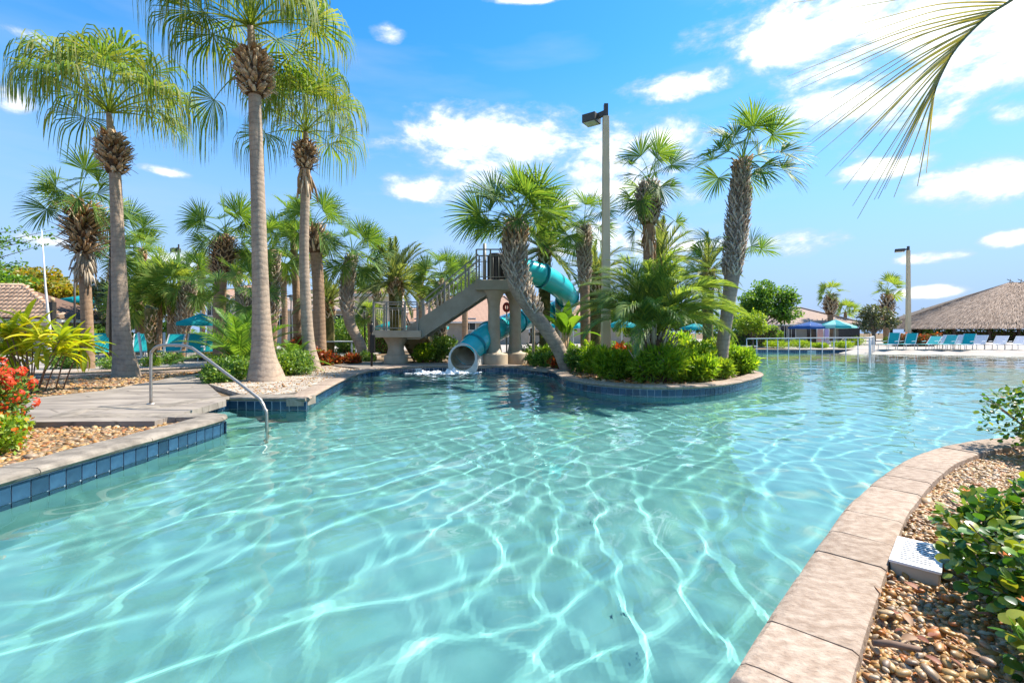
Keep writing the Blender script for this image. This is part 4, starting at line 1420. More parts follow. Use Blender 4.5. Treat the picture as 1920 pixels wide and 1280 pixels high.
hedge('hedge', 'low hedge under the thatched roof', X_(1735, 62), X_(1925, 62), 61, 62.5, 1.6, 3000, .25, 'hedge', 6)

# cycad beside the tallest palm
sg = thing('cycad', 'bright green cycad with upright fronds around the tallest palm trunk', 'cycad', (X_(452, 13.8), 13.8, SOIL))
MB().lathe([(.16, -.02), (.2, .15), (.15, .35), (.03, .42)], 14).build('stem', M['boot_core'], sg)
fronds(sg, 'sago', Vector((0, 0, .35)), 30, 1.25, 5, 84, 20)
sg = thing('cycad', 'low cycad with arching fronds between the two big trunks', 'cycad', (X_(548, 14.2), 14.2, SOIL))
MB().lathe([(.14, -.02), (.18, .12), (.12, .25), (.03, .3)], 14).build('stem', M['boot_core'], sg)
fronds(sg, 'sago', Vector((0, 0, .26)), 22, .72, 8, 80, 10)

# banana-like plant by the slide
def broad_leaf(L, w, pitch, bend, rg, n=9):
    P, a, p = [], pitch, Vector((0, 0, 0))
    V, Fc = [], []
    for i in range(n + 1):
        t = i / n
        ww = w * math.sin(min(1, t * 1.05 + .02) * math.pi) ** .55 if t > .22 else .02
        fold = .25 * ww
        V += [p + Vector((0, -ww, fold)), p, p + Vector((0, ww, fold))]
        p = p + Vector((math.cos(a), 0, math.sin(a))) * L / n
        a -= bend / n * (.4 + 1.2 * t)
    for i in range(n):
        b = i * 3
        Fc += [(b, b + 1, b + 4, b + 3), (b + 1, b + 2, b + 5, b + 4)]
    return MB().add(V, Fc, True)
rgb = random.Random(4)
bananas = [broad_leaf(1.55, .21, R(p), b, rgb).mesh('leaf', M['banana']) for p, b in ((84, .5), (70, .9), (52, 1.3), (34, 1.5), (64, 1.1))]
for px, Y, n, sc, h, lab in ((1060, 16.8, 13, .9, 1.25, 'broad-leaved banana-like plant right of the slide tube'), (1040, 17.6, 8, .6, .6, 'smaller broad-leaved plant behind the leaning palm')):
    bn = thing('banana_plant', lab, 'plant', (X_(px, Y), Y, SOIL), 'broad-leaved plants by the slide')
    for k in range(3):
        MB().tube([(0, 0, -.05), (.06 * k - .06, .05 * k, h * .6), (.12 * k - .1, .06 * k, h)], [.07, .055, .035], 8).build('stem', M['boot_tan'], bn)
    for i in range(n):
        mobj('leaf', bananas[i % 5], bn, (.12 * (i % 3) - .1, .06 * (i % 3), h * (.75 + .25 * ((i * 7) % 5) / 4)), (0, rgb.uniform(-.15, .15), i * 2.4 + rgb.uniform(-.3, .3)), sc * rgb.uniform(.75, 1.1))

# yellow-green plant with thin canes at the left edge
cp = thing('cane_plant', 'yellow-green long-leaved plant on thin bare canes above the red flowers', 'plant', (X_(66, 9.8), 9.8, SOIL), scale=1.12)
rgc = random.Random(9)
strap = []
for p_, b_ in ((74, .7), (48, .9), (22, .9), (-8, .8)):
    V, Fc, p, a = [], [], Vector((0, 0, 0)), R(p_)
    for i in range(6):
        t = i / 5
        w_ = .05 * math.sin((t * .9 + .08) * math.pi) ** .6
        V += [p + Vector((0, -w_, w_ * .5)), p, p + Vector((0, w_, w_ * .5))]
        p = p + Vector((math.cos(a), 0, math.sin(a))) * .11
        a -= b_ / 5
    for i in range(5):
        Fc += [(i * 3, i * 3 + 1, i * 3 + 4, i * 3 + 3), (i * 3 + 1, i * 3 + 2, i * 3 + 5, i * 3 + 4)]
    strap.append(MB().add(V, Fc, True).mesh('leaf', leafmat('strap_leaf', [(.16, .22, .015), (.26, .30, .02), (.40, .36, .03)], .42, src='object') if not strap else strap[0].materials[0]))
for i in range(17):
    bx, by = rgc.uniform(-.28, .28), rgc.uniform(-.25, .25)
    hx, hy, hh = bx * 2.6 + rgc.uniform(-.2, .2), by * 2 + rgc.uniform(-.1, .1), rgc.uniform(.72, 1.25)
    MB().tube([(bx, by, -.03), ((bx * 1.3 + hx) / 2.3, (by + hy) / 2, hh * .55), (hx, hy, hh)], [.013, .011, .009], 6).build('cane', M['twig'], cp)
    for k in range(14):
        mobj('leaf', strap[k % 4 if k % 4 else (k // 4) % 3], cp, (hx, hy, hh - .02 * (k // 5)), (0, 0, k * 2.4 + rgc.uniform(-.3, .3)), rgc.uniform(.7, 1.1))
    if i % 3 == 0:
        for k in range(4):
            o = mobj('leaf', strap[3], cp, (hx, hy, hh - .1), (0, R(55), k * 1.6 + i), .8)

# red ixora bush, bottom left, and its lime neighbour
bush('ixora_bush', 'bush covered in bright red flower heads at the left edge', (-6.36, 5.75, SOIL - .03), (.48, .5, .76), 3600, .06, 'hedge', 77,
     flowers=[('ixora', 2600, .055), ('orange', 420, .04)], group='flowering bushes on the left')
bush('shrub', 'small lime-green bush in front of the red flowers', (-5.28, 4.85, SOIL - .03), (.30, .30, .36), 2200, .055, 'lime', 78, group='flowering bushes on the left', flowers=[('orange', 120, .05)])

# distant trees
tree('broad_tree', 'dense round green tree behind the stout woven palm', (X_(1428, 45), 45, SOIL), 6, 1.9,
     rblobs(3, 18, .1, 0, 4.0, 2.6, 1.5, 1.7, .7, 1.2), 9000, .26, 'treeleaf', 31)
tree('small_tree', 'small multi-stemmed light green tree by the far pool wall', (X_(1412, 38), 38, SOIL), 3, .7, rblobs(4, 9, 0, 0, 2.0, 1.3, .8, .5, .5, .75), 4200, .17, 'lime', 32, .07)
tree('sparse_tree', 'dark sparse tree right of the small house', (X_(1638, 47), 47, SOIL), 5, 1.4, rblobs(5, 10, 0, 0, 2.6, 1.7, 1, 1.3, .5, .8), 2600, .24, 'greyleaf', 33)
tree('dark_tree', 'dark reddish tree behind the smooth grey trunk', (X_(205, 28), 28, SOIL), 6, 1.2, rblobs(6, 12, 0, 0, 3.0, 1.4, 1, 1.9, .6, 1.0), 4200, .2, 'greyleaf', 34)
for px, Y, cz, w_, h_, mt, n, sd, lab in (
    (1715, 70, 2.6, 2.2, 1.6, 'greyleaf', 3000, 41, 'grey-green tree left of the grey lamp pole'), (1742, 74, 3.0, 2.6, 1.7, 'greyleaf', 3000, 42, 'grey-green tree between lamp pole and thatched roof'),
    (40, 33, 4.2, 2.3, 1.7, 'yellowleaf', 5200, 43, 'yellow-green tree rising behind the tile-roofed house'), (112, 34, 3.6, 1.8, 1.5, 'yellowleaf', 4200, 44, 'orange-tinged tree right of the tile-roofed house'),
    (-10, 30, 3.6, 1.6, 1.6, 'treeleaf', 3600, 45, 'green tree at the left edge behind the roof'), (305, 34, 3.0, 2.8, 2.4, 'treeleaf', 5200, 46, 'broad green tree behind the thicket of fan palms'),
    (235, 33, 2.8, 1.8, 2.2, 'treeleaf', 3600, 47, 'green tree behind the dark reddish tree'), (1185, 40, 2.6, 2.2, 1.5, 'treeleaf', 3600, 48, 'green tree behind the peninsula umbrellas'),
    (1290, 42, 2.4, 2.2, 1.3, 'treeleaf', 3600, 49, 'green tree behind the feathery palm'), (1640, 66, 2.5, 1.8, 1.2, 'greyleaf', 2200, 50, 'low grey tree behind the sparse tree'), (1372, 56, 2.4, 3.0, 1.4, 'treeleaf', 3200, 51, 'low green tree just right of the stout woven palm base'),
    (1100, 60, 2.4, 3.0, 1.3, 'treeleaf', 3000, 52, 'low green tree between lamp post and banana-like plant'), (1480, 64, 2.6, 2.6, 1.2, 'greyleaf', 2600, 53, 'grey-green tree behind the left end of the small house')):
    tree('background_tree', lab, (X_(px, Y), Y, SOIL), cz + h_, cz * .5, rblobs(sd, 11, 0, 0, cz, w_, w_ * .6, h_, .6, 1.1), n, .28, mt, sd, .13, group='trees beyond the pool grounds')
# a bare spreading branch with small leaves at the far left
br = thing('thin_tree', 'thin spreading tree with sparse small leaves at the left edge', 'tree', (X_(-60, 22), 22, SOIL))
tb = MB(); tb.tube([(0, 0, 0), (.1, 0, 3), (.4, 0, 6)], [.12, .09, .05], 7)
bl = []
rgt = random.Random(3)
for k in range(12):
    z0 = rgt.uniform(3.4, 6); e = Vector((rgt.uniform(.8, 4.2), rgt.uniform(-.8, .8), z0 + rgt.uniform(-.3, .9)))
    tb.tube([(.2, 0, z0 - .3), e * .5 + Vector((0, 0, z0 * .48)), e], [.03, .018, .006], 5)
    for q in range(4): bl.append((e.x * (.45 + .18 * q), e.y * (.5 + .17 * q), z0 + (e.z - z0) * (.4 + .2 * q), .3, .3, .15))
tb.build('trunk', M['bark'], br)
V, Q = leaf_cloud(np.random.default_rng(5), bl, 700, .14, .6, .1)
tag(mobj('crown', np_mesh('crown', V, Q, M['treeleaf']), br), kind='stuff')
# grassy clumps by the far pool wall
for px, Y, rx, rz, mt, lab in ((1455, 36.6, 1.0, .7, 'lime', 'yellow-green grass clump at the start of the far railing'), (1500, 36.4, .9, .8, 'lime', 'bright grass clump beneath the blue umbrella'),
                               (1537, 36.2, .6, .5, 'lime', 'small grass clump between the two umbrellas'), (1580, 36.0, .8, .7, 'lime', 'large grass clump beneath the pale teal umbrella'),
                               (1600, 44, 1.1, 1.1, 'lime', 'leafy shrub at the corner of the small house'), (1672, 46, .9, 1.0, 'lime', 'yellow-green broad plant right of the sparse tree')):
    bush('grass_clump', lab, (X_(px, Y), Y, SOIL), (rx, rx * .6, rz * .62), 1500, .24, mt, int(px), 'clumps by the far wall', .10, updir=1.2, outward=.7, cat='plant')
for px, Y, lab in ((1690, 41, 'red hedge-like shrub behind the teal loungers'), (1715, 41.2, 'red-topped shrub beside the grey lamp pole'), (1742, 41.5, 'red-topped shrub behind the half-hidden loungers')):
    bush('red_shrub', lab, (X_(px, Y), Y, SOIL), (1.0, .6, .85), 1500, .16, 'greyleaf', int(px), 'red-topped shrubs', flowers=[('redleaf', 700, .16)])

# ------------------------------------------------------------------ slide tower
TY = 17.8
tw = thing('slide_tower', 'grey-green concrete slide tower with stairs, landing and railings', 'slide tower', (X_(925, TY), TY, SOIL))
TL = tw.location.copy()
def tl(px, py, Y=TY):
    return at(px, py, Y) - TL
PZ = tl(0, 526).z                    # platform top
LZ = tl(0, 620).z                    # landing top
# platform and columns
x0, x1 = tl(893, 0).x, tl(992, 0).x
MB().box(((x0 + x1) / 2, .5, PZ - .19), (x1 - x0, 1.75, .38)).build('platform', M['paint_grey'], tw, bevel=.03)
def column(cx, cy, zt):
    return MB().lathe([(.52, -.1), (.52, .42), (.50, .46), (.30, .5), (.235, .85), (.22, 1.4), (.22, zt - .55), (.27, zt - .28), (.42, zt - .02), (.42, zt)], 28, (cx, cy, 0), .12).build('column', M['paint_tan'], tw)
column(tl(926, 0).x, 0.1, PZ - .37)
column(tl(966, 0, 18.6).x, .85, PZ - .37)
# dark ribbed drum that closes the tube entry
dc = Vector((tl(930, 0).x, .45, 0))
MB().lathe([(.31, PZ), (.31, PZ + 1.0), (.28, PZ + 1.06), (0, PZ + 1.08)], 20, dc).build('entry_drum', M['dark'], tw)
for i in range(16):
    a = i * math.pi / 8
    MB().box(dc + Vector((math.cos(a) * .325, math.sin(a) * .325, PZ + .5)), (.03, .05, .98), rz=a).build('drum_rib', M['bronze'], tw)
MB().tube([Vector((tl(908, 0).x, .2, PZ - .1)), Vector((tl(908, 0).x, .2, tl(0, 455).z))], .065, 10).build('mast', M['rail_grey'], tw)
# landing on its hourglass pedestal
a0, a1 = tl(701, 0).x, tl(792, 0).x
MB().box(((a0 + a1) / 2, .55, LZ - .12), (a1 - a0, 1.6, .26)).build('landing', M['paint_tan'], tw, bevel=.02)
MB().lathe([(.44, -.1), (.44, .36), (.42, .4), (.34, .42), (.29, .62), (.31, .78), (.44, LZ - .3), (.48, LZ - .24)], 24, (tl(737, 0).x, .45, 0), .3).build('pedestal', M['paint_tan'], tw)
# the upper flight
for nm, yy in (('stringer', -.12), ('stringer', 1.1)):
    poly = [tl(764, 613), tl(764, 636), tl(788, 636), tl(908, 556), tl(926, 548), tl(926, 527), tl(896, 527)]
    MB().slab([Vector((p.x, yy, p.z)) for p in poly], (0, .12, 0)).build(nm, M['paint_grey'], tw)
s0, s1 = tl(784, 622), tl(897, 532)
for i in range(11):
    t_ = (i + .5) / 11
    MB().box((s0.x + (s1.x - s0.x) * t_, .55, s0.z + (s1.z - s0.z) * t_), (.27, 1.1, .05)).build('tread', M['paint_tan'], tw)
# the lower flight, going down behind the pedestal
lx = tl(772, 0, 18.8).x
for i in range(7):
    MB().box((lx + .03 * i, 1.5 + .26 * i, LZ - .18 * (i + 1) + .02), (1.0, .28, .06)).build('tread', M['wood'], tw)
    MB().box((lx + .03 * i, 1.38 + .26 * i, LZ - .18 * (i + 1) + .1), (.98, .03, .17)).build('riser', M['wood'], tw)
for sx in (-.53, .56):
    MB().slab([Vector((lx + sx, 1.3, LZ - .02)), Vector((lx + sx, 1.3, LZ - .3)), Vector((lx + sx + .2, 3.1, -.05)), Vector((lx + sx + .2, 3.35, -.05)), Vector((lx + sx + .2, 3.35, .12))], (.05, 0, 0)).build('stringer', M['wood'], tw)
# railings: posts, rails and balusters
def railing(p, q, h, nb, posts=(0, 1), mat='rail_grey', mid=True):
    p, q = Vector(p), Vector(q)
    up = Vector((0, 0, h))
    for t_ in posts:
        b = p.lerp(q, t_)
        MB().box(b + up / 2, (.062, .062, h)).build('rail_post', M[mat], tw)
    MB().bar(p + up, q + up, .05, .04).build('top_rail', M[mat], tw)
    if mid:
        MB().bar(p + up * .8, q + up * .8, .03, .03).build('middle_rail', M[mat], tw)
    MB().bar(p + up * .1, q + up * .1, .03, .03).build('bottom_rail', M[mat], tw)
    for i in range(1, nb):
        b = p.lerp(q, i / nb)
        MB().tube([b + up * .1, b + up * .8], .011, 6).build('baluster', M[mat], tw)
yf, yk = -.2, 1.25
railing((a0 + .05, yf, LZ), (a1 - .15, yf, LZ), 1.05, 7, (0, .3, .72, 1))
railing((a0 + .05, yk, LZ), (a1 - .15, yk, LZ), 1.05, 7, (0, .5, 1))
railing((a0 + .05, yf, LZ), (a0 + .05, yk, LZ), 1.05, 5, ())
for yy in (-.08, 1.16):
    railing((s0.x + .1, yy, s0.z + .08), (s1.x, yy, s1.z + .08), 1.0, 14, (.05, .42, .78))
railing((tl(894, 0).x, yf, PZ), (x1 - .1, yf, PZ), 1.12, 9, (0, .28, .6, 1))
railing((tl(894, 0).x, yk + .05, PZ), (x1 - .1, yk + .05, PZ), 1.12, 9, (0, .5, 1))
railing((lx - .5, 1.4, LZ), (lx - .3, 3.2, .1), 1.0, 8, (.05, 1))
railing((lx + .58, 1.4, LZ), (lx + .78, 3.2, .1), 1.0, 8, (.05, 1))
# props beside the tower
MB().tube([tl(1000, 575, 17.2), Vector((tl(1000, 0, 17.2).x, 17.2 - TY, -.05))], .055, 8).build('prop', M['paint_tan'], tw)
MB().tube([tl(1002, 640, 20.8), Vector((tl(1002, 0, 20.8).x, 20.8 - TY, -.05))], .06, 8).build('prop', M['paint_tan'], tw)
MB().bar(tl(992, 626, 20.4), tl(1050, 626, 20.9), .1, .12).build('cross_beam', M['paint_tan'], tw)
MB().bar(tl(1028, 627, 21.0), tl(975, 672, 20.4), .06, .06).build('brace', M['paint_tan'], tw)
MB().tube([tl(1046, 560, 20.8), Vector((tl(1046, 0, 20.8).x, 20.8 - TY, -.05))], .12, 10).build('prop', M['paint_tan'], tw)

# the tube slide
sl = thing('tube_slide', 'teal spiral tube slide ending in a cream mouth at the water', 'water slide', (X_(868, 16.9), 16.9, 0))
SL = sl.location.copy()
sp_ = [at(*a) - SL for a in ((946, 506, 18.3), (985, 508, 18.5), (1026, 522, 19.0), (1058, 546, 20.0), (1063, 568, 21.2), (1040, 584, 21.9), (1000, 594, 21.3), (960, 606, 20.0), (925, 621, 18.7), (900, 639, 17.9), (882, 656, 17.4), (873, 666, 17.15))]
cl = catmull(sp_, 8)
def frame_at(i):
    d = (cl[min(i + 1, len(cl) - 1)] - cl[max(i - 1, 0)]).normalized()
    a = Vector((0, 0, 1)) - d * d.z
    a.normalize()
    return d, a, d.cross(a)
def hollow(i0, i1, ro, ri, seg=32):
    vs, fs = [], []
    rows = list(range(i0, i1 + 1))
    for r in (ro, ri):
        for i in rows:
            d, a, b = frame_at(i)
            for k in range(seg):
                t_ = 2 * math.pi * k / seg
                vs.append(cl[i] + (a * math.cos(t_) + b * math.sin(t_)) * r)
    n = len(rows)
    for s_ in range(2):
        o = s_ * n * seg
        for i in range(n - 1):
            for k in range(seg):
                k2 = (k + 1) % seg
                q = (o + i * seg + k, o + i * seg + k2, o + (i + 1) * seg + k2, o + (i + 1) * seg + k)
                fs.append(q if s_ == 0 else tuple(reversed(q)))
    for i in (0, n - 1):
        for k in range(seg):
            k2 = (k + 1) % seg
            fs.append((i * seg + k, i * seg + k2, n * seg + i * seg + k2, n * seg + i * seg + k))
    return MB().add(vs, fs, True)
cuts = [0, 14, 28, 42, 54, 66, 76, len(cl) - 1]
for a, b in zip(cuts[:-1], cuts[1:]):
    hollow(a, b, .455, .425).build('tube_section', M['slide'], sl)
for i in cuts[1:-1]:
    d, a, b = frame_at(i)
    vs, fs = [], []
    for r, o in ((.456, -.04), (.505, -.04), (.505, .04), (.456, .04)):
        for k in range(32):
            t_ = 2 * math.pi * k / 32
            vs.append(cl[i] + d * o + (a * math.cos(t_) + b * math.sin(t_)) * r)
    for j in range(4):
        for k in range(32):
            k2 = (k + 1) % 32
            fs.append((j * 32 + k, j * 32 + k2, ((j + 1) % 4) * 32 + k2, ((j + 1) % 4) * 32 + k))
    MB().add(vs, fs, True).build('flange', M['slide_dark'], sl)
# mouth: a flared cream block with a round hole
def mouth():
    seg = 48
    c = Vector((0, 0, CZ - (671 - HZ) / F * 16.75))
    vs, fs = [], []
    dr = Vector((.16, .62, .12))
    def outl(t_, g):
        x, z = math.sin(t_), math.cos(t_)
        if z > 0:
            return x * (.50 + g), z * (.50 + g)
        zz = -c.z - .12
        return x * (.50 + g) if False else (max(-1, min(1, x * 1.0)) * (.50 + g + .16 * (-z))), (z * -zz if abs(z) < .7 else zz) if -z * 1.3 >= 1 else z * 1.3 * -zz
    rings = []
    for (yo, r_in, g) in ((-.02, .43, .0), (.6, .41, .0)):
        inn, ou = [], []
        for k in range(seg):
            t_ = 2 * math.pi * k / seg
            off = dr * (yo / .6)
            inn.append(c + off + Vector((math.sin(t_) * r_in, 0, math.cos(t_) * r_in)))
            ox, oz = outl(t_, g)
            ou.append(c + Vector((off.x, off.y, off.z if oz > 0 else 0)) + Vector((ox, 0, oz)))
        rings.append((inn, ou))
    for inn, ou in rings:
        vs += inn + ou
    A, B, C_, D_ = 0, seg, 2 * seg, 3 * seg
    f_in = []
    for k in range(seg):
        k2 = (k + 1) % seg
        fs.append((A + k, A + k2, B + k2, B + k))
        fs.append((B + k, B + k2, D_ + k2, D_ + k))
        fs.append((C_ + k, D_ + k, D_ + k2, C_ + k2))
    MB().add(vs, fs).build('mouth', M['gel_white'], sl)
    v2, f2 = [], []
    for k in range(seg):
        v2 += [rings[0][0][k], rings[1][0][k]]
    for k in range(seg):
        k2 = (k + 1) % seg
        f2.append((2 * k, 2 * k + 1, 2 * k2 + 1, 2 * k2))
    MB().add(v2, f2, True).build('mouth_lining', M['gel_in'], sl)
mouth()
# lining inside the last tube sections
hollow(cuts[-3], cuts[-1], .424, .415).build('tube_lining', M['gel_in'], sl)
# a little churned water below the mouth
rg = np.random.default_rng(12)
fx, fy = np.meshgrid(np.linspace(-3.0, 1.2, 240), np.linspace(-2.2, .0, 130))
env = np.exp(-(((fx + .5) / 1.3) ** 2 + ((fy + .8) / .55) ** 2))
hz = np.zeros_like(fx)
for i in range(40):
    k = rg.uniform(9, 60); th = rg.uniform(0, 6.28)
    hz += np.sin(k * (fx * math.cos(th) * .7 + fy * math.sin(th)) + rg.uniform(0, 6.28)) * .9 / (1 + k * .05)
hz = hz / hz.std()
z = env * (.055 + .06 * hz) - .02
fid = np.arange(fx.size).reshape(fx.shape)
fq = np.stack([fid[:-1, :-1], fid[:-1, 1:], fid[1:, 1:], fid[1:, :-1]], -1).reshape(-1, 4)
keep = (z.ravel()[fq] > .02).all(1)
foam = mobj('splash', np_mesh('splash', np.stack([fx, fy, z], -1), fq[keep], M['foam'], True), None, (X_(868, 16.9), 16.9, 0))
tag(foam, 'white churned water in front of the slide mouth', 'splash', kind='stuff')

# small red lifebuoy-like ring and black post
bp = thing('path_post', 'slim black post beside the slide landing', 'post', (X_(697, 16.6), 16.6, DECK))
zt = CZ - (606 - HZ) / F * 16.6 - DECK
MB().tube([(0, 0, -.03), (0, 0, zt)], .04, 10).build('shaft', M['black'], bp)
MB().box((.03, 0, zt * .52), (.15, .16, zt * .42)).build('control_box', M['black'], bp, bevel=.01)
MB().box((0, -.06, zt * .88), (.1, .08, zt * .18)).build('head', M['black'], bp, bevel=.01)
lb = thing('life_ring', 'red life ring hanging behind the tower columns', 'life ring', (X_(950, 19.2), 19.2, SOIL))
zr = CZ - (576 - HZ) / F * 19.2 - SOIL
MB().tube([(0, .08, -.05), (0, .08, zr + .2)], .03, 8).build('pole', M['rail_grey'], lb)
MB().tube([(math.cos(a) * .11, 0, zr + math.sin(a) * .15) for a in [i * math.pi / 12 for i in range(25)]], .055, 8, cap=False).build('ring', M['red'], lb)

# ------------------------------------------------------------------ hand rails
hr = thing('handrail', 'bent steel handrail going down into the pool', 'handrail', gp(283, 757))
HL = hr.location.copy()
end = gp(500, 800, 0.0)
f_ = lambda t_: HL.lerp(Vector((end.x, end.y, HL.z)), t_) - HL
pts = [f_(0) + Vector((0, 0, -.02)), f_(0) + Vector((0, 0, .75)), f_(.015) + Vector((0, 0, .86)), f_(.06) + Vector((0, 0, .93)), f_(.14) + Vector((0, 0, .955)), f_(.30) + Vector((0, 0, .95)), f_(.36) + Vector((0, 0, .92)),
       f_(.43) + Vector((0, 0, .85)), f_(.90) + Vector((0, 0, .235)), f_(.96) + Vector((0, 0, .13)), f_(.985) + Vector((0, 0, .03)), f_(1.0) + Vector((0, 0, -.12)), f_(1.0) + Vector((0, 0, -1.2))]
MB().tube(catmull(pts, 5), .0225, 14).build('tube', M['steel'], hr)
MB().lathe([(.06, -.002), (.06, .012), (.03, .018)], 18).build('base_flange', M['steel'], hr)
# zero-entry railing on the far side
fr = thing('pool_railing', 'long white pool railing on slim posts along the far wall', 'railing', (X_(1400, 34), 34.0, SOIL))
FL_ = fr.location.copy()
pA, pB = Vector((0, 0, .82)), at(1632, 635, 30.5) - FL_
top = [pA, pA.lerp(pB, .55) + Vector((0, 0, .05)), Vector((pB.x, pB.y, .92))]
MB().tube(catmull(top, 8), .035, 8).build('rail', M['white'], fr)
for i in range(12):
    t_ = i / 11
    p = pA.lerp(Vector((pB.x, pB.y, .9)), t_)
    MB().tube([Vector((p.x, p.y, -1.2)), p + Vector((0, 0, .01))], .028, 8).build('post', M['white'], fr)
r2 = thing('pool_railing', 'short white railing loop beside the nearest teal lounger', 'railing', (X_(1630, 31.5), 31.5, SOIL))
MB().tube(catmull([(0, 0, -.3), (0, 0, .8), (.08, 0, .93), (1.0, 1.0, .98), (1.25, 1.25, .95), (1.3, 1.3, .8), (1.3, 1.3, -.1)], 5), .035, 8).build('rail', M['white'], r2)
for t_ in (.35, .7):
    MB().tube([(1.3 * t_, 1.3 * t_, -.3), (1.3 * t_, 1.3 * t_, .95)], .026, 8).build('post', M['white'], r2)

# ------------------------------------------------------------------ lamp posts
def box_lamp(name, label, px, Y, ytop, side, w=.16, hw=.42, mat='pole', cat='lamp post', arm=.25, rz=-35):
    t = thing(name, label, cat, (X_(px, Y), Y, SOIL), 'lamp posts')
    H = CZ - (ytop - HZ) / F * Y - SOIL
    MB().add([(sx * w * k, sy * w * k, zz) for zz, k in ((-.1, .62), (H - .3, .42)) for sx, sy in ((-1, -1), (1, -1), (1, 1), (-1, 1))],
             [(0, 1, 5, 4), (1, 2, 6, 5), (2, 3, 7, 6), (3, 0, 4, 7), (4, 5, 6, 7), (3, 2, 1, 0)]).build('pole', M[mat], t, bevel=.015)
    MB().box((0, 0, H - .12), (w * .55, w * .55, .38)).build('pole_cap', M['bronze'], t)
    m = Matrix.Rotation(R(rz), 3, 'Z')
    d = m @ Vector((side, 0, 0))
    MB().bar(Vector((0, 0, H - .18)) + d * .0, Vector((0, 0, H - .22)) + d * (arm + .05), .1, .14).build('arm', M['bronze'], t)
    c = Vector((0, 0, H - .26)) + d * (arm + hw / 2)
    hd = MB().box(c, (hw, hw, .24), rz=R(rz)).build('lamp_head', M['bronze'], t, bevel=.01)
    MB().box(c - Vector((0, 0, .125)), (hw * .84, hw * .84, .02), rz=R(rz)).build('lens', M['lens'], hd)
    return t
box_lamp('lamp_post', 'tall tan square lamp post with a boxy head in the peninsula shrubs', 1136, 14.0, 200, -1, .21, .42)
box_lamp('lamp_post', 'tall grey lamp pole beyond the teal loungers', 1703, 43, 463, -1, .27, .7, 'pole')
box_lamp('lamp_post', 'lamp with a boxy head above the thicket of fan palms', 335, 30, 460, -1, .12, .45, 'bronze')
for px, Y, yt, lab in ((140, 24, 500, 'slim dark lantern post left of the brown-trunked palm'), (428, 30, 552, 'slim lantern post before the cream house'), (436, 32, 562, 'second slim lantern post before the cream house'),
                       (546, 27, 552, 'slim lantern post behind the thin fan palm'), (684, 26, 572, 'slim lantern post at the arched entrance')):
    t = thing('lantern_post', lab, 'lamp post', (X_(px, Y), Y, SOIL), 'lantern posts')
    H = CZ - (yt - HZ) / F * Y - SOIL
    MB().tube([(0, 0, -.05), (0, 0, H - .35)], [.055, .04], 8).build('pole', M['dark'], t)
    MB().lathe([(.05, H - .38), (.08, H - .34), (.11, H - .12), (.05, H - .1)], 12).build('lantern', M['lens'], t)
    MB().lathe([(.24, H - .11), (.23, H - .08), (.08, H - .02), (0, H)], 14).build('cap', M['dark'], t)
t = thing('thin_post', 'dark thin post right behind the smooth grey trunk', 'post', (X_(208, 16.5), 16.5, SOIL), 'lantern posts')
MB().tube([(0, 0, -.05), (0, 0, CZ - (436 - HZ) / F * 16.5)], [.055, .045], 8).build('shaft', M['dark'], t)
MB().box((0, 0, CZ - (436 - HZ) / F * 16.5), (.12, .12, .05)).build('cap', M['dark'], t)
t = thing('flagpole', 'thin whitish pole in front of the tile-roofed house', 'pole', (X_(93, 17), 17, SOIL))
MB().tube([(0, 0, -.05), (0, 0, 1.4), (-.15, 0, 2.9), (-.28, 0, 4.9)], [.06, .045, .03, .012], 8).build('shaft', M['white'], t)
MB().lathe([(.1, -.01), (.1, .04), (.06, .06)], 14).build('foot', M['steel'], t)
t = thing('square_post', 'dark square post with a ball top before the tile-roofed house', 'post', (X_(98, 17.6), 17.6, SOIL))
zt = CZ - (566 - HZ) / F * 17.6 - SOIL
MB().box((0, 0, zt / 2), (.16, .16, zt)).build('shaft', M['dark'], t)
MB().lathe([(.03, zt - .01), (.07, zt + .04), (.085, zt + .1), (.05, zt + .16), (0, zt + .18)], 14).build('finial', M['boot_tan'], t)

# ------------------------------------------------------------------ buildings
def quad_uv(me, scale=1.0):
    """roof UVs: u along the eave, v up the slope, in metres"""
    uv = me.uv_layers.new(name='UVMap')
    for p in me.polygons:
        n = p.normal
        e = Vector((0, 0, 1)).cross(n)
        e = e.normalized() if e.length > 1e-4 else Vector((1, 0, 0))
        s = n.cross(e)
        for li in p.loop_indices:
            v = me.vertices[me.loops[li].vertex_index].co
            uv.data[li].uv = (v.dot(e) * scale, v.dot(s) * scale)

def hip_roof(root, x0, x1, y0, y1, ze, zr, ridge, mat, name='roof', over=.5, th=.14):
    """ridge: (xa, xb) along x at mid depth"""
    ym = (y0 + y1) / 2
    X0, X1, Y0, Y1 = x0 - over, x1 + over, y0 - over, y1 + over
    v = [(X0, Y0, ze), (X1, Y0, ze), (X1, Y1, ze), (X0, Y1, ze), (ridge[0], ym, zr), (ridge[1], ym, zr)]
    f = [(0, 1, 5, 4), (2, 3, 4, 5)] + [(3, 0, 4), (1, 2, 5)]
    me = MB().add(v, f).mesh(name, mat)
    quad_uv(me)
    r = mobj(name, me, root)
    MB().box(((X0 + X1) / 2, (Y0 + Y1) / 2, ze - th / 2 - .004), (X1 - X0 - .02, Y1 - Y0 - .02, th)).build('fascia', M['trim'], r)
    cap = MB()
    for a, b in ((0, 4), (1, 5), (4, 5)):
        cap.tube([Vector(v[a]) + Vector((0, 0, .03)), Vector(v[b]) + Vector((0, 0, .03))], .10, 8)
    cap.build('ridge_cap', mat, r)
    return r

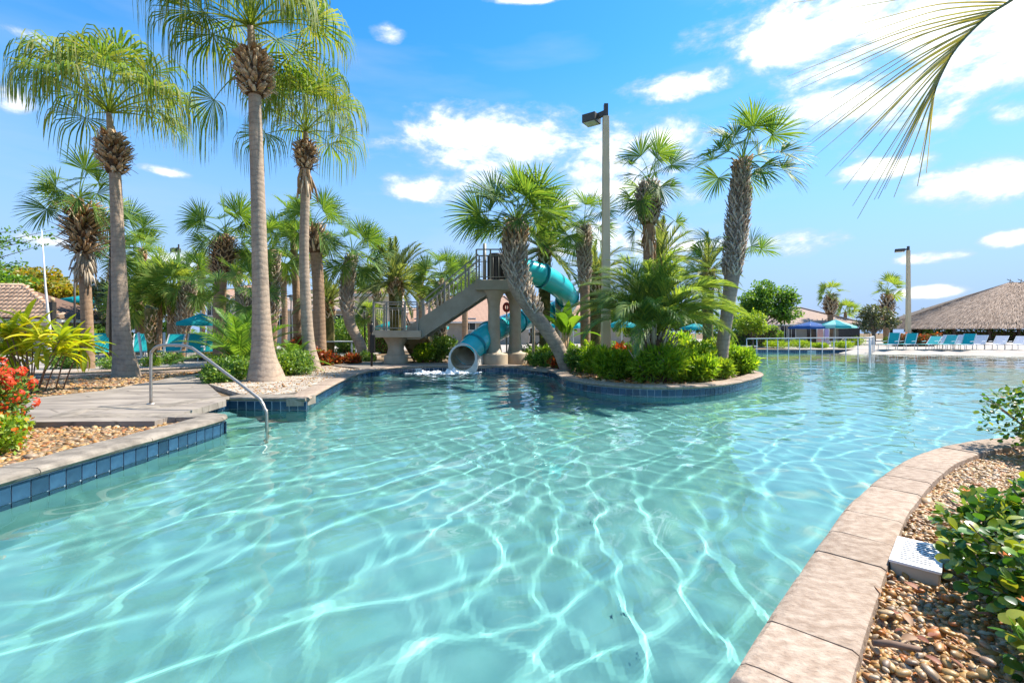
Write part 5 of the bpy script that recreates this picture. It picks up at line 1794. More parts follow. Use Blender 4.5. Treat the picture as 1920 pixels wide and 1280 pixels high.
def window(root, x, y, z, w, h, arch=False, name='window'):
    o = MB().box((x, y, z), (w, .06, h)).build(name, M['glass'], root)
    f = MB()
    for dx in (-w / 2, w / 2):
        f.box((x + dx, y - .04, z), (.08, .06, h + .08))
    for dz in (-h / 2, h / 2):
        f.box((x, y - .045, z + dz), (w, .06, .08))
    f.box((x, y - .042, z), (.04, .05, h - .08))
    f.build('window_frame', M['trim'], o)
    return o

# tile-roofed house on the left: its tiles can be told apart
LY = 26.0
lh = thing('pool_house', 'cream pool house with a clay barrel-tile roof at the left edge', 'house', (X_(40, LY), LY, SOIL))
x1 = X_(112, LY) - lh.location.x
ze = CZ - (598 - HZ) / F * LY - SOIL
MB().box((x1 - 3.5, 2.5, ze / 2), (7, 4.6, ze)).build('wall', M['wall'], lh)
MB().box((x1 - .25, .18, ze * .5), (.42, .1, ze - .02)).build('corner_pier', M['trim'], lh)
MB().box((x1 - 3.4, .19, ze - .18), (6.2, .09, .3)).build('frieze', M['trim'], lh)
window(lh, -2.3, .17, 1.05, 1.0, 1.5)
window(lh, -.3, .17, 1.05, .9, 1.3)
xe, yo = x1 + .62, -.55
rz_ = (598 - 536) / F * LY * 1.05
slope_len = 2.6
rise = rz_
run_ = math.sqrt(max(.1, 2.2 ** 2))
roof_v = [(xe - 8.2, yo, ze), (xe, yo, ze), (xe - 4.3, yo + run_, ze + rise), (xe - 8.2, yo + run_, ze + rise), (xe, yo + run_ * 2, ze), (xe - 8.2, yo + run_ * 2, ze)]
rf_ = MB().add(roof_v, [(0, 1, 2, 3), (1, 4, 2), (2, 4, 5, 3)]).build('roof', M['roof_in'], lh)
MB().box((xe - 4.1, yo + run_, ze - .1), (8.1, run_ * 2 - .1, .18)).build('soffit', M['trim'], rf_)
sl_ = Vector((0, run_, rise)).normalized()
nr_ = Vector((0, -rise, run_)).normalized()
tl_me = []
for k in range(1):
    vs, fs = [], []
    for j in range(2):
        for i in range(7):
            a = math.pi * i / 6
            rr = .125 if j == 0 else .105
            vs.append(Vector((math.cos(a) * rr, 0, 0)) + nr_ * (math.sin(a) * rr * .8 + (.05 if j == 0 else .0)) + sl_ * (.44 * j))
    for i in range(6):
        fs.append((i, i + 1, i + 8, i + 7))
    fs.append(tuple(reversed(range(7))))
    tl_me = MB().add(vs, fs, True).mesh('roof_tile', M['rooftile'])
nrow = int(math.hypot(run_, rise) / .36)
cnt = 0
for r_i in range(nrow):
    s_ = r_i * .36
    lim = xe - (s_ / math.hypot(run_, rise)) * 4.3 - .12
    x = xe - .14
    while x > xe - 6.2:
        if x < lim:
            mobj('roof_tile', tl_me, rf_, Vector((x, yo - .06, ze + .02)) + sl_ * s_)
            cnt += 1
        x -= .255
cap = MB()
for i in range(12):
    a = Vector(roof_v[1]).lerp(Vector(roof_v[2]), i / 12)
    b = Vector(roof_v[1]).lerp(Vector(roof_v[2]), (i + 1.1) / 12)
    cap.tube([a + Vector((0, 0, .12)), b + Vector((0, 0, .07))], [.13, .10], 10)
cap.tube([Vector(roof_v[2]) + Vector((0, 0, .1)), Vector(roof_v[3]) + Vector((0, 0, .1))], .12, 10)
cap.build('ridge_cap', M['rooftile'], rf_)
# low railing before it
rl = thing('patio_railing', 'dark curved patio railing at the left edge before the pool house', 'railing', (X_(20, 17.5), 17.5, SOIL))
MB().bar((-1.2, 0, .55), (.9, 0, .55), .05, .05).build('top_rail', M['dark'], rl)
for i in range(14):
    x = -1.15 + i * .15
    MB().tube(catmull([(x, 0, -.05), (x - .05, -.05, .25), (x + .02, 0, .54)], 4), .014, 6).build('baluster', M['dark'], rl)

# clubhouse buildings in the background
def house(name, label, px0, px1, Y, depth, y_eave, y_ridge, ridge, wall, roof, wins=(), over=.6, cat='building'):
    xa, xb = X_(px0, Y), X_(px1, Y)
    o = thing(name, label, cat, ((xa + xb) / 2, Y, SOIL), 'clubhouse buildings')
    w = xb - xa
    ze = CZ - (y_eave - HZ) / F * Y - SOIL
    zr = CZ - (y_ridge - HZ) / F * (Y + depth / 2) - SOIL
    MB().box((0, depth / 2, ze / 2 - .05), (w, depth, ze)).build('wall', M[wall], o)
    hip_roof(o, -w / 2, w / 2, 0, depth, ze, zr, (ridge[0] * w / 2, ridge[1] * w / 2), M[roof], over=over)
    for px, py, ww, hh in wins:
        window(o, X_(px, Y) - o.location.x, -.02, CZ - (py - HZ) / F * Y - SOIL, ww, hh)
    return o
house('clubhouse_wing', 'cream clubhouse wing with a salmon hip roof behind the booted sabal', 388, 470, 50, 9, 560, 536, (-.2, .2), 'wall', 'roof_far', [(425, 580, 1.0, 1.3), (398, 580, 1.0, 1.3), (452, 580, 1.0, 1.3), (425, 606, 1.0, 1.4)])
house('clubhouse_wing', 'long low clubhouse with a brown tile roof behind the cycad', 505, 735, 46, 12, 580, 545, (-.75, .7), 'wall', 'roof_brown', [(525, 603, 1.2, 1.3), (560, 603, 1.2, 1.3), (640, 603, 1.2, 1.3)])
house('clubhouse_wing', 'clubhouse with a wide salmon tile roof behind the slide stairs', 752, 992, 48, 12, 603, 556, (-.55, .6), 'wall_grey', 'roof_far', [(790, 608, 1.3, 1.2), (880, 608, 1.3, 1.2), (950, 608, 1.3, 1.2)])
house('clubhouse_wing', 'clubhouse wing with a salmon roof behind the banana-like plant', 1000, 1190, 52, 12, 592, 566, (-.6, .6), 'wall', 'roof_far', [(1015, 605, 1.2, 1.5), (1050, 605, 1.2, 1.5), (1110, 605, 1.2, 1.5), (1160, 605, 1.2, 1.5)])
# arched entrance
eY = 43.0
en = thing('entrance_porch', 'pale entrance porch with a round arch and dark doorway', 'building', (X_(700, eY), eY, SOIL), 'clubhouse buildings')
eh = CZ - (556 - HZ) / F * eY - SOIL
ax_, aw, az_ = X_(692, eY) - en.location.x, X_(708, eY) - X_(678, eY), CZ - (585 - HZ) / F * eY - SOIL
hwid = X_(742, eY) - X_(668, eY)
xl, xr = -hwid / 2 + .1, hwid / 2 + .1
arc = [(ax_ - aw / 2, 0), (ax_ - aw / 2, az_)] + [(ax_ + aw / 2 * math.cos(math.pi - k * math.pi / 12), az_ + aw / 2 * .7 * math.sin(math.pi - k * math.pi / 12)) for k in range(1, 12)] + [(ax_ + aw / 2, az_), (ax_ + aw / 2, 0)]
poly = [(xl, 0), (xl, eh), (xr, eh), (xr, 0)] + list(reversed(arc))
MB().slab([Vector((a, 0, b)) for a, b in reversed(poly)], (0, .5, 0)).build('facade', M['wall'], en)
MB().box((ax_, 1.6, eh * .45), (aw * 1.6, .2, eh * .9)).build('recess_wall', M['wall_grey'], en)
MB().box((ax_ + .1, 1.46, 1.15), (aw * .5, .08, 2.3)).build('door', M['glass'], en)
MB().box((0.1, .3, eh + .12), (hwid + .3, 1.1, .24)).build('cornice', M['trim'], en)
hip_roof(en, xl, xr, 0, 4, eh + .26, eh + 1.2, (-.6, .8), M['roof_far'], over=.3)

# small house on the right
house('small_house', 'small grey house with a brown hip roof across the pool', 1462, 1602, 50, 8, 608, 577, (-.05, .15), 'wall_grey', 'roof_brown', [(1470, 622, .9, 1.5), (1483, 622, .9, 1.5), (1545, 622, 1.0, 1.6)], .8)
sh = bpy.data.objects['small_house']
MB().box((X_(1524, 50) - sh.location.x, -.03, 1.1), (1.2, .08, 2.2)).build('door', M['glass'], sh)

# thatched hut
hY = 58.0
hut = thing('thatched_hut', 'large open hut with a thick grey thatched roof', 'hut', (80.0, hY, SOIL))
hw_, hd_ = 80.0 - X_(1756, hY), 8.0
ez = CZ - (612 - HZ) / F * hY - SOIL
rz2 = CZ - (529 - HZ) / F * (hY + hd_) - SOIL
xa, xb = -hw_, hw_
V_, Q_ = [], []
rg = np.random.default_rng(4)
# solid body: curved hip
prof_n = 10
def roof_pt(u, t):
    """u 0..1 round the eave (front, right, back, left); t 0 eave .. 1 ridge"""
    cx = (xa + xb) / 2
    a, b = (xb - xa) / 2, hd_
    th = u * 2 * math.pi
    c_, s_ = math.cos(th), math.sin(th)
    ex = cx + a * math.copysign(abs(c_) ** .55, c_)
    ey = hd_ + b * math.copysign(abs(s_) ** .55, s_)
    rx = cx + a * .40 * max(-1, min(1, 1.6 * c_)); ry = hd_
    tt = t
    z = ez + (rz2 - ez) * (tt ** .92)
    return np.array([ex + (rx - ex) * tt, ey + (ry - ey) * tt, z])
nu, nt = 72, 12
body = MB()
vs = [tuple(roof_pt(i / nu, j / nt)) for j in range(nt + 1) for i in range(nu)]
fs = [(j * nu + i, j * nu + (i + 1) % nu, (j + 1) * nu + (i + 1) % nu, (j + 1) * nu + i) for j in range(nt) for i in range(nu)]
body.add(vs, fs, True)
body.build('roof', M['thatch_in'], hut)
N_ = 38000
uu, tt = rg.random(N_), rg.random(N_) ** 1.1
P0, P1_, W_ = [], [], []
for u, t in zip(uu, tt):
    u = .5 + .5 * u
    p = roof_pt(u, t)
    q = roof_pt(u + rg.normal(0, .002), max(-.045, t - .085 - .03 * rg.random()))
    nrm2 = np.array([p[0] - (xa + xb) / 2 * 0, -1, 1.2]); nrm2 = np.array([0, -.6, .8])
    up_ = nrm2 * rg.uniform(.02, .16)
    P0.append(p + up_ * .25); P1_.append(q + up_)
    W_.append(np.array([rg.uniform(.015, .05), 0, 0]))
P0, P1_, W_ = np.array(P0), np.array(P1_), np.array(W_)
C_ = np.stack([P0, (P0 + P1_) / 2 + np.array([0, -.02, .03]), P1_], 1)
v, q = strips(C_, np.stack([W_, W_, W_ * .4], 1))
tag(mobj('thatch', np_mesh('thatch', v, q, M['thatch']), hut), kind='stuff')
for i, (x, y) in enumerate([(xa + 2.2, 4.2), (xa + 4.2, 1.6), (xa + 8.0, 1.0), (xa + 11.6, .9), (xa + 15.4, .9), (xa + 20, .9), (xa + 3, 10), (xa + 9, 13), (xa + 15, 14)]):
    MB().tube([(x, y + .7, -.1), (x, y + .7, ez + .12)], .17, 10).build('post', M['post'], hut)
MB().bar((xa + 4, 1.7, ez - .08), (xb - 4, 1.7, ez - .08), .2, .2).build('beam', M['post'], hut)
for i in range(7):
    x = -11.6 + 1.5 * i
    a = MB(); z = rz2
    a.bar((x - .25, hd_ - .3, z - .05), (x + .25, hd_ + .1, z + .42), .07).bar((x + .25, hd_ - .3, z - .05), (x - .25, hd_ + .1, z + .42), .07)
    a.build('ridge_stick', M['post'], hut)
MB().box((xa + 9, 5, .55), (9, 2.5, 1.1)).build('bar_counter', M['wall_grey'], hut)

# ------------------------------------------------------------------ pool furniture
def lounger(label, px, Y, rz, sling, back=55, group='loungers by the beach entry', z=DECK):
    t = thing('lounger', label, 'lounger', (X_(px, Y), Y, z), group, rz)
    fm = M['white']
    h, w = .36, .64
    for sy in (-1, 1):
        MB().bar((-.95, sy * w / 2, h), (.45, sy * w / 2, h), .045, .06).build('side_rail', fm, t)
        for x in (-.8, .3):
            MB().tube(catmull([(x, sy * w / 2, h), (x + .04, sy * w / 2, h * .5), (x + .0, sy * w / 2, 0)], 3), .02, 6).build('leg', fm, t)
    MB().box((-.27, 0, h + .02), (1.34, w - .06, .025)).build('seat', M[sling], t)
    c, s = math.cos(R(back)), math.sin(R(back))
    b0 = Vector((.42, 0, h + .02))
    b1 = b0 + Vector((c, 0, s)) * .82
    MB().bar(b0, b1, w - .06, .025).build('backrest', M[sling], t)
    for sy in (-1, 1):
        MB().bar(b0 + Vector((0, sy * w / 2, 0)), b1 + Vector((0, sy * w / 2, 0)), .04, .045).build('back_rail', fm, t)
    MB().bar(b0 + Vector((c * .45, 0, s * .45)), Vector((.72, 0, h - .02)), .03, .03).build('back_prop', fm, t)
    for sy in (-1, 1):
        MB().bar((-.1, sy * (w / 2 + .03), h + .2), (.38, sy * (w / 2 + .03), h + .22), .05, .03).build('armrest', fm, t)
    return t
for px, Y, sl_n, bk, lab in (
    (1668, 33.5, 'teal', 72, 'teal lounger right beside the short railing loop'), (1700, 33.8, 'teal', 66, 'second teal lounger in front of the red-topped shrubs'),
    (1742, 33.4, 'teal', 40, 'teal lounger reclined lower than its neighbours'), (1773, 33.0, 'teal', 48, 'teal lounger in front of the first white lounger'),
    (1768, 34.6, 'white_s', 50, 'white lounger half hidden behind a teal one'), (1797, 34.2, 'white_s', 50, 'white lounger between the last two teal loungers'),
    (1808, 32.6, 'teal', 60, 'last teal lounger next to the plain white ones'), (1830, 33.6, 'white_s', 48, 'plain white lounger nearest to the last teal one'),
    (1868, 33.2, 'white_s', 44, 'white lounger second from the picture edge'), (1906, 32.8, 'white_s', 42, 'white lounger cut off by the picture edge')):
    lounger(lab, px, Y, R(26), sl_n, bk)
for px, Y, rz, bk, lab in ((188, 20.2, 128, 66, 'teal lounger between the brown trunk and the grey trunk'), (262, 20.4, 118, 62, 'teal lounger just right of the grey trunk base'),
                           (314, 20.6, 100, 60, 'teal lounger under the thicket beside the stump'), (362, 20.2, 112, 64, 'teal lounger below the teal umbrella'), (396, 20.6, 112, 60, 'small teal lounger right of the teal umbrella pole')):
    lounger(lab, px, Y, R(rz), 'teal', bk, 'loungers on the left terrace')

def umbrella(label, px, Y, yrim, ytop, rad, mat, group='pool umbrellas', mat2=None):
    t = thing('umbrella', label, 'umbrella', (X_(px, Y), Y, DECK), group)
    zr = CZ - (yrim - HZ) / F * Y - DECK
    zt = CZ - (ytop - HZ) / F * Y - DECK
    MB().tube([(0, 0, 0), (0, 0, zt)], .03, 8).build('pole', M['white'], t)
    MB().lathe([(.28, 0), (.28, .06), (.08, .1), (.05, .25)], 16).build('base', M['dark'], t)
    for k in range(8):
        a0, a1 = k * math.pi / 4 + .2, (k + 1) * math.pi / 4 + .2
        rows = []
        for r in (.06, .55, 1.0):
            zz = zt - (zt - zr) * (r ** .85)
            for f in (0, .5, 1):
                a = a0 + (a1 - a0) * f
                rr = r * rad * (1 if f != .5 else .955)
                rows.append((math.cos(a) * rr, math.sin(a) * rr, zz - (.02 if f == .5 else 0)))
        fs = [(i * 3 + j, i * 3 + j + 1, i * 3 + j + 4, i * 3 + j + 3) for i in range(2) for j in range(2)]
        d = rows[6:9]
        rows += [(x, y, z_ - .14) for x, y, z_ in d]
        fs += [(6, 7, 10, 9), (7, 8, 11, 10)]
        MB().add(rows, fs, True).build('canopy_panel', M[mat2 if (mat2 and k % 2) else mat], t)
    for k in range(8):
        a = k * math.pi / 4 + .2
        MB().bar((0, 0, zt - .05), (math.cos(a) * rad * .98, math.sin(a) * rad * .98, zr - .01), .015, .02).build('rib', M['white'], t)
    MB().lathe([(.02, zt + .1), (.04, zt + .04), (.02, zt)], 8).build('finial', M['white'], t)
    return t
umbrella('teal umbrella behind the bent handrail on the left', 377, 21.0, 604, 586, .95, 'teal_c')
umbrella('teal umbrella seen through the landing railing', 735, 25.5, 612, 600, .9, 'teal_c')
umbrella('teal umbrella under the sloping stairs', 808, 27, 612, 599, 1.0, 'teal_c')
umbrella('small teal umbrella just left of the banana-like plant', 1036, 32, 610, 600, .9, 'teal_c')
umbrella('teal umbrella right of the banana-like plant', 1075, 31, 611, 599, .9, 'teal_c')
umbrella('teal umbrella right of the lamp post', 1166, 30, 609, 596, .95, 'teal_c')
umbrella('teal umbrella behind the right fronds of the feathery palm', 1304, 33, 614, 605, 1.0, 'teal_c')
umbrella('blue umbrella in front of the small house', 1520, 42, 613, 602, 1.75, 'blue_c')
umbrella('pale teal and white umbrella in front of the small house', 1566, 41, 612, 598, 1.55, 'teal_w', mat2='teal_c')
umbrella('teal umbrella peeping over the dark tree on the left', 160, 30, 562, 552, 1.2, 'teal_c')
# white tables and chairs beside the path
tt_ = thing('white_table', 'white rectangular terrace table behind the crotons', 'table', (X_(632, 23), 23, DECK))
MB().box((0, 0, .74), (1.9, .8, .05)).build('table_top', M['white'], tt_)
for sx in (-.8, .8):
    for sy in (-.3, .3):
        MB().tube([(sx, sy, 0), (sx, sy, .73)], .04, 8).build('leg', M['white'], tt_)
tt_ = thing('picnic_table', 'white picnic table under the pale teal umbrella', 'table', (X_(1566, 39.5), 39.5, DECK))
MB().box((0, 0, .74), (1.9, .8, .06)).build('table_top', M['white'], tt_)
for sy in (-.75, .75):
    MB().box((0, sy, .44), (1.9, .28, .05)).build('bench', M['white'], tt_)
for sx in (-.65, .65):
    MB().bar((sx, -.72, 0), (sx, 0, .72), .06).bar((sx, .72, 0), (sx, 0, .72), .06).build('leg_frame', M['white'], tt_)
tt_ = thing('towel_rack', 'rack with pink and lavender towels by the small house door', 'towel rack', (X_(1543, 43.5), 43.5, DECK))
for sx in (-.55, .05, .55):
    MB().tube([(sx, 0, 0), (sx, 0, 1.55)], .03, 6).build('post', M['white'], tt_)
MB().bar((-.55, 0, 1.5), (.55, 0, 1.5), .04).build('bar', M['white'], tt_)
MB().box((-.25, -.03, .85), (.5, .03, 1.3)).build('pink_towel', M['pink'], tt_)
MB().box((.32, -.03, .85), (.36, .03, 1.3)).build('lavender_towel', M['lav'], tt_)
tt_ = thing('fence_screen', 'dark slatted screen beside the pale teal umbrella', 'fence', (X_(1592, 44), 44, DECK))
for i in range(14):
    MB().box((-.9 + i * .14, 0, .8), (.12, .03, 1.6)).build('slat', M['dark'], tt_)
MB().box((0, .035, 1.4), (1.95, .03, .1)).build('batten', M['dark'], tt_)
MB().box((0, .035, .3), (1.95, .03, .1)).build('batten', M['dark'], tt_)

# lopped palm stump on the left terrace
stp = thing('palm_stump', 'lopped palm stump with a rounded brown top beside the teal loungers', 'stump', (X_(284, 18.6), 18.6, SOIL))
zt = CZ - (575 - HZ) / F * 18.6 - SOIL
MB().tube(catmull([(0, 0, -.05), (.02, 0, .5), (-.03, 0, 1.1), (-.02, 0, zt - .25), (.0, 0, zt - .06), (.03, 0, zt)], 4), [.13] * 4 + [.15] * 4 + [.19] * 4 + [.21] * 4 + [.21, .2, .16, .1, .03], 14).build('trunk', M['moss'], stp)
V, Fq = boots(lambda t: (Vector((0, 0, zt * t)), None), lambda t: .15, .35, .92, 60, .2, None, 3, .3, True)
tag(mobj('leaf_bases', np_mesh('leaf_bases', V, Fq, M['boot_tan']), stp), kind='stuff')
for px, lean, lab in ((268, -.25, 'pale leaning prop post left of the stump'), (308, -.08, 'pale prop post right of the stump')):
    t = thing('prop_post', lab, 'post', (X_(px, 18.8), 18.8, SOIL), 'prop posts by the stump')
    MB().tube([(0, 0, -.04), (lean, .1, 1.25)], .045, 8).build('shaft', M['white'], t)
    MB().lathe([(.07, -.02), (.07, .05), (.05, .06)], 10).build('collar', M['boot_tan'], t)

# ------------------------------------------------------------------ gravel
def ico(sub=1):
    import bmesh
    bm = bmesh.new()
    bmesh.ops.create_icosphere(bm, subdivisions=sub, radius=1)
    V = np.array([v.co[:] for v in bm.verts]); Fc = np.array([[v.index for v in f.verts] for f in bm.faces])
    bm.free()
    return V, Fc
def rot_z(a):
    c, s = np.cos(a), np.sin(a); z = np.zeros_like(c); o = z + 1
    return np.stack([np.stack([c, -s, z], -1), np.stack([s, c, z], -1), np.stack([z, z, o], -1)], -2)
def pebbles(P, size, sub, mat, name, parent, seed, flat=.55, z=SOIL):
    rg = np.random.default_rng(seed)
    V0, F0 = ico(sub)
    n = len(P)
    s = size * np.exp(rg.normal(0, .28, n))[:, None]
    sc = s * np.stack([rg.uniform(.85, 1.5, n), rg.uniform(.7, 1.0, n), rg.uniform(flat * .8, flat * 1.25, n)], -1)
    Rm = rot_z(rg.uniform(0, 6.28, n))
    tl_ = rg.normal(0, .25, (n, 2))
    V = V0[None] * (1 + .13 * np.sin(V0[None] @ rg.normal(0, 2.2, (n, 3, 1)) + rg.uniform(0, 6, (n, 1, 1)))) * sc[:, None, :]
    V[:, :, 2] += V[:, :, 0] * tl_[:, 0:1] + V[:, :, 1] * tl_[:, 1:2]
    V = np.einsum('nij,nkj->nki', Rm, V)
    V = V + np.concatenate([P, np.full((n, 1), z) + s * flat * rg.uniform(.1, 1.0, (n, 1))], 1)[:, None, :]
    Fc = F0[None] + (np.arange(n) * len(V0))[:, None, None]
    o = mobj(name, np_mesh(name, V.reshape(-1, 3), Fc.reshape(-1, F0.shape[1]), mat, True), parent)
    return tag(o, kind='stuff')
def inpoly(P, poly):
    x, y = P[:, 0], P[:, 1]
    ins = np.zeros(len(P), bool)
    n = len(poly)
    for i in range(n):
        x1, y1 = poly[i][0], poly[i][1]; x2, y2 = poly[(i + 1) % n][0], poly[(i + 1) % n][1]
        c = ((y1 > y) != (y2 > y)) & (x < (x2 - x1) * (y - y1) / (y2 - y1 + 1e-12) + x1)
        ins ^= c
    return ins
def sample(poly, n, seed, holes=()):
    rg = np.random.default_rng(seed)
    xs = [p[0] for p in poly]; ys = [p[1] for p in poly]
    out = np.zeros((0, 2))
    while len(out) < n:
        P = np.stack([rg.uniform(min(xs), max(xs), n), rg.uniform(min(ys), max(ys), n)], -1)
        P = P[inpoly(P, poly)]
        for h in holes:
            P = P[~inpoly(P, h)]
        out = np.concatenate([out, P])
    return out[:n]
GS = .195
def offset_run(run, d):
    out = []
    for i, p in enumerate(run):
        a, b = Vector(run[max(i - 1, 0)]), Vector(run[min(i + 1, len(run) - 1)])
        t_ = (b - a).normalized()
        out.append(Vector((p[0], p[1])) + Vector((t_.y, -t_.x)) * d)
    return out
rin = offset_run(right_run, .262)            # inner edge of the right-hand coping
bedR = [p for p in rin if -.4 < p.y and p.x < 9] + [Vector((9, 1.0)), Vector((1.2, .2))]
gb = tag(MB().prism([(p.x, p.y) for p in bedR], SOIL - .02, GS - .02).build('gravel_bed', M['soil']), kind='structure')
seenR = [gp(a, b, GS) for a, b in ((1570, 1300), (1640, 1060), (1690, 955), (1780, 872), (1860, 830), (1940, 815), (1960, 900), (1960, 1300))]
nearP = sample(seenR, 24000, 3)
dist = np.hypot(nearP[:, 0], nearP[:, 1])
nd = np.hypot(nearP[:, 0], nearP[:, 1])
pebbles(nearP[nd < 2.9], .0128, 1, M['pebble'], 'gravel', gb, 5, z=GS - .024)
pebbles(nearP[nd >= 2.9], .0145, 0, M['pebble'], 'far_gravel', gb, 15, z=GS - .024)
wideP = sample([(p.x, p.y) for p in bedR], 16000, 4)
pebbles(wideP[~inpoly(wideP, seenR)], .024, 0, M['pebble'], 'outer_gravel', gb, 25, z=GS - .02)
# the pebbles that can be picked out one by one
V0, F0 = ico(2)
peb_me = []
rg = np.random.default_rng(8)
for k in range(8):
    V = V0 * (1 + .12 * np.sin(V0 @ rg.normal(0, 2.0, (3, 1)) + rg.uniform(0, 6))) * np.array([rg.uniform(1.1, 1.6), rg.uniform(.8, 1.0), rg.uniform(.5, .68)])
    peb_me.append(np_mesh('pebble', V, F0, M['pebble_obj'], True))
# tops of the bed that the camera sees largest
singles = sample([gp(a, b, GS) for a, b in ((1590, 1300), (1650, 1060), (1700, 960), (1800, 960), (1800, 1100), (1900, 1300))], 290, 21)
for i, (x, y) in enumerate(singles):
    s_ = .0132 * math.exp(rg.normal(0, .3))
    mobj('pebble', peb_me[i % 8], gb, (x, y, GS + .006 + rg.uniform(-.004, .008)), (rg.normal(0, .3), rg.normal(0, .3), rg.uniform(0, 6.28)), s_)
# left beds
lin = offset_run(left_run, -.34)
bedL = [p for p in lin] + [Vector((-5.2, 6.62)), Vector((-6.2, 6.5)), Vector((-12, 6.5)), Vector((-12, -3))]
gl = tag(MB().prism([(p.x, p.y) for p in bedL], SOIL - .03, SOIL + .004).build('gravel_bed', M['soil']), kind='structure')
seenL = [p for p in lin if p.y > 3.0] + [Vector((-5.3, 6.6)), Vector((-8.6, 6.55)), Vector((-6.6, 3.6))]
pebbles(sample(seenL, 7000, 31), .024, 1, M['pebble'], 'gravel', gl, 6, z=SOIL - .012)
G1 = [gp(a, b, SOIL) for a, b in ((-60, 752), (60, 748), (200, 733), (330, 708), (392, 694), (400, 691))] + [Vector(p) for p in [(x + .35, y - .35) for x, y in reversed(riv_near[1:7])]]
g1 = tag(MB().prism([(p[0], p[1]) for p in G1], SOIL - .02, SOIL + .03).build('gravel_bed', M['soil']), kind='structure')
pebbles(sample(G1, 9000, 33), .034, 0, M['pebble'], 'gravel', g1, 7, z=SOIL + .01)
pen = offset_run([p for p in slide_run if p[1] < 20], -.36)
pen_in = [p for p in pen if p.x > -3.6]
ppoly = pen_in + [Vector((5.6, 20)), Vector((-4, 20)), Vector((-4.5, 18.4))]
gpn = tag(MB().prism([(5.4, 15), (5.4, 20.5), (-5, 20.5), (-5, 18.3), (-1, 17.9), (1.4, 16.5)], SOIL - .03, SOIL + .003).build('mulch_bed', M['soil']), kind='structure')
pebbles(sample(ppoly, 8000, 35), .036, 0, M['pebble'], 'gravel', gpn, 8, z=SOIL)
pebbles(sample([(p.x, p.y) for p in G2], 2600, 36), .016, 0, M['pebble'], 'gravel', bpy.data.objects['sand_bed'], 9, z=DECK)

# info box on the right-hand bed
ib = thing('sign_box', 'white plate with grey lines of print on a low concrete block', 'sign', Vector((2.075, 2.455, GS)), rz=R(46))
BX, BY, BH = .37, .185, .06
MB().box((0, 0, BH / 2 - .04), (BX, BY, BH + .06)).build('block', M['wall'], ib, bevel=.006)
pl_ = MB().box((0, 0, BH - .004), (BX + .012, BY + .012, .014)).build('plate', pmat('white_plate', (.72, .72, .71), rough=.45), ib, bevel=.003)
rgp = random.Random(2)
for i in range(11):
    x = BX * .37 - i * BX * .074
    y = BY * .34
    ln = MB()
    while y > -BY * .33:
        w_ = min(rgp.uniform(.012, .04), y + BY * .35)
        ln.box((x, y - w_ / 2, BH + .0038), (.0085, w_, .0012))
        y -= w_ + rgp.uniform(.003, .007)
    ln.build('print_line', pmat('grey_print', (.10, .105, .115), rough=.7) if i == 0 else bpy.data.materials['grey_print'], pl_)

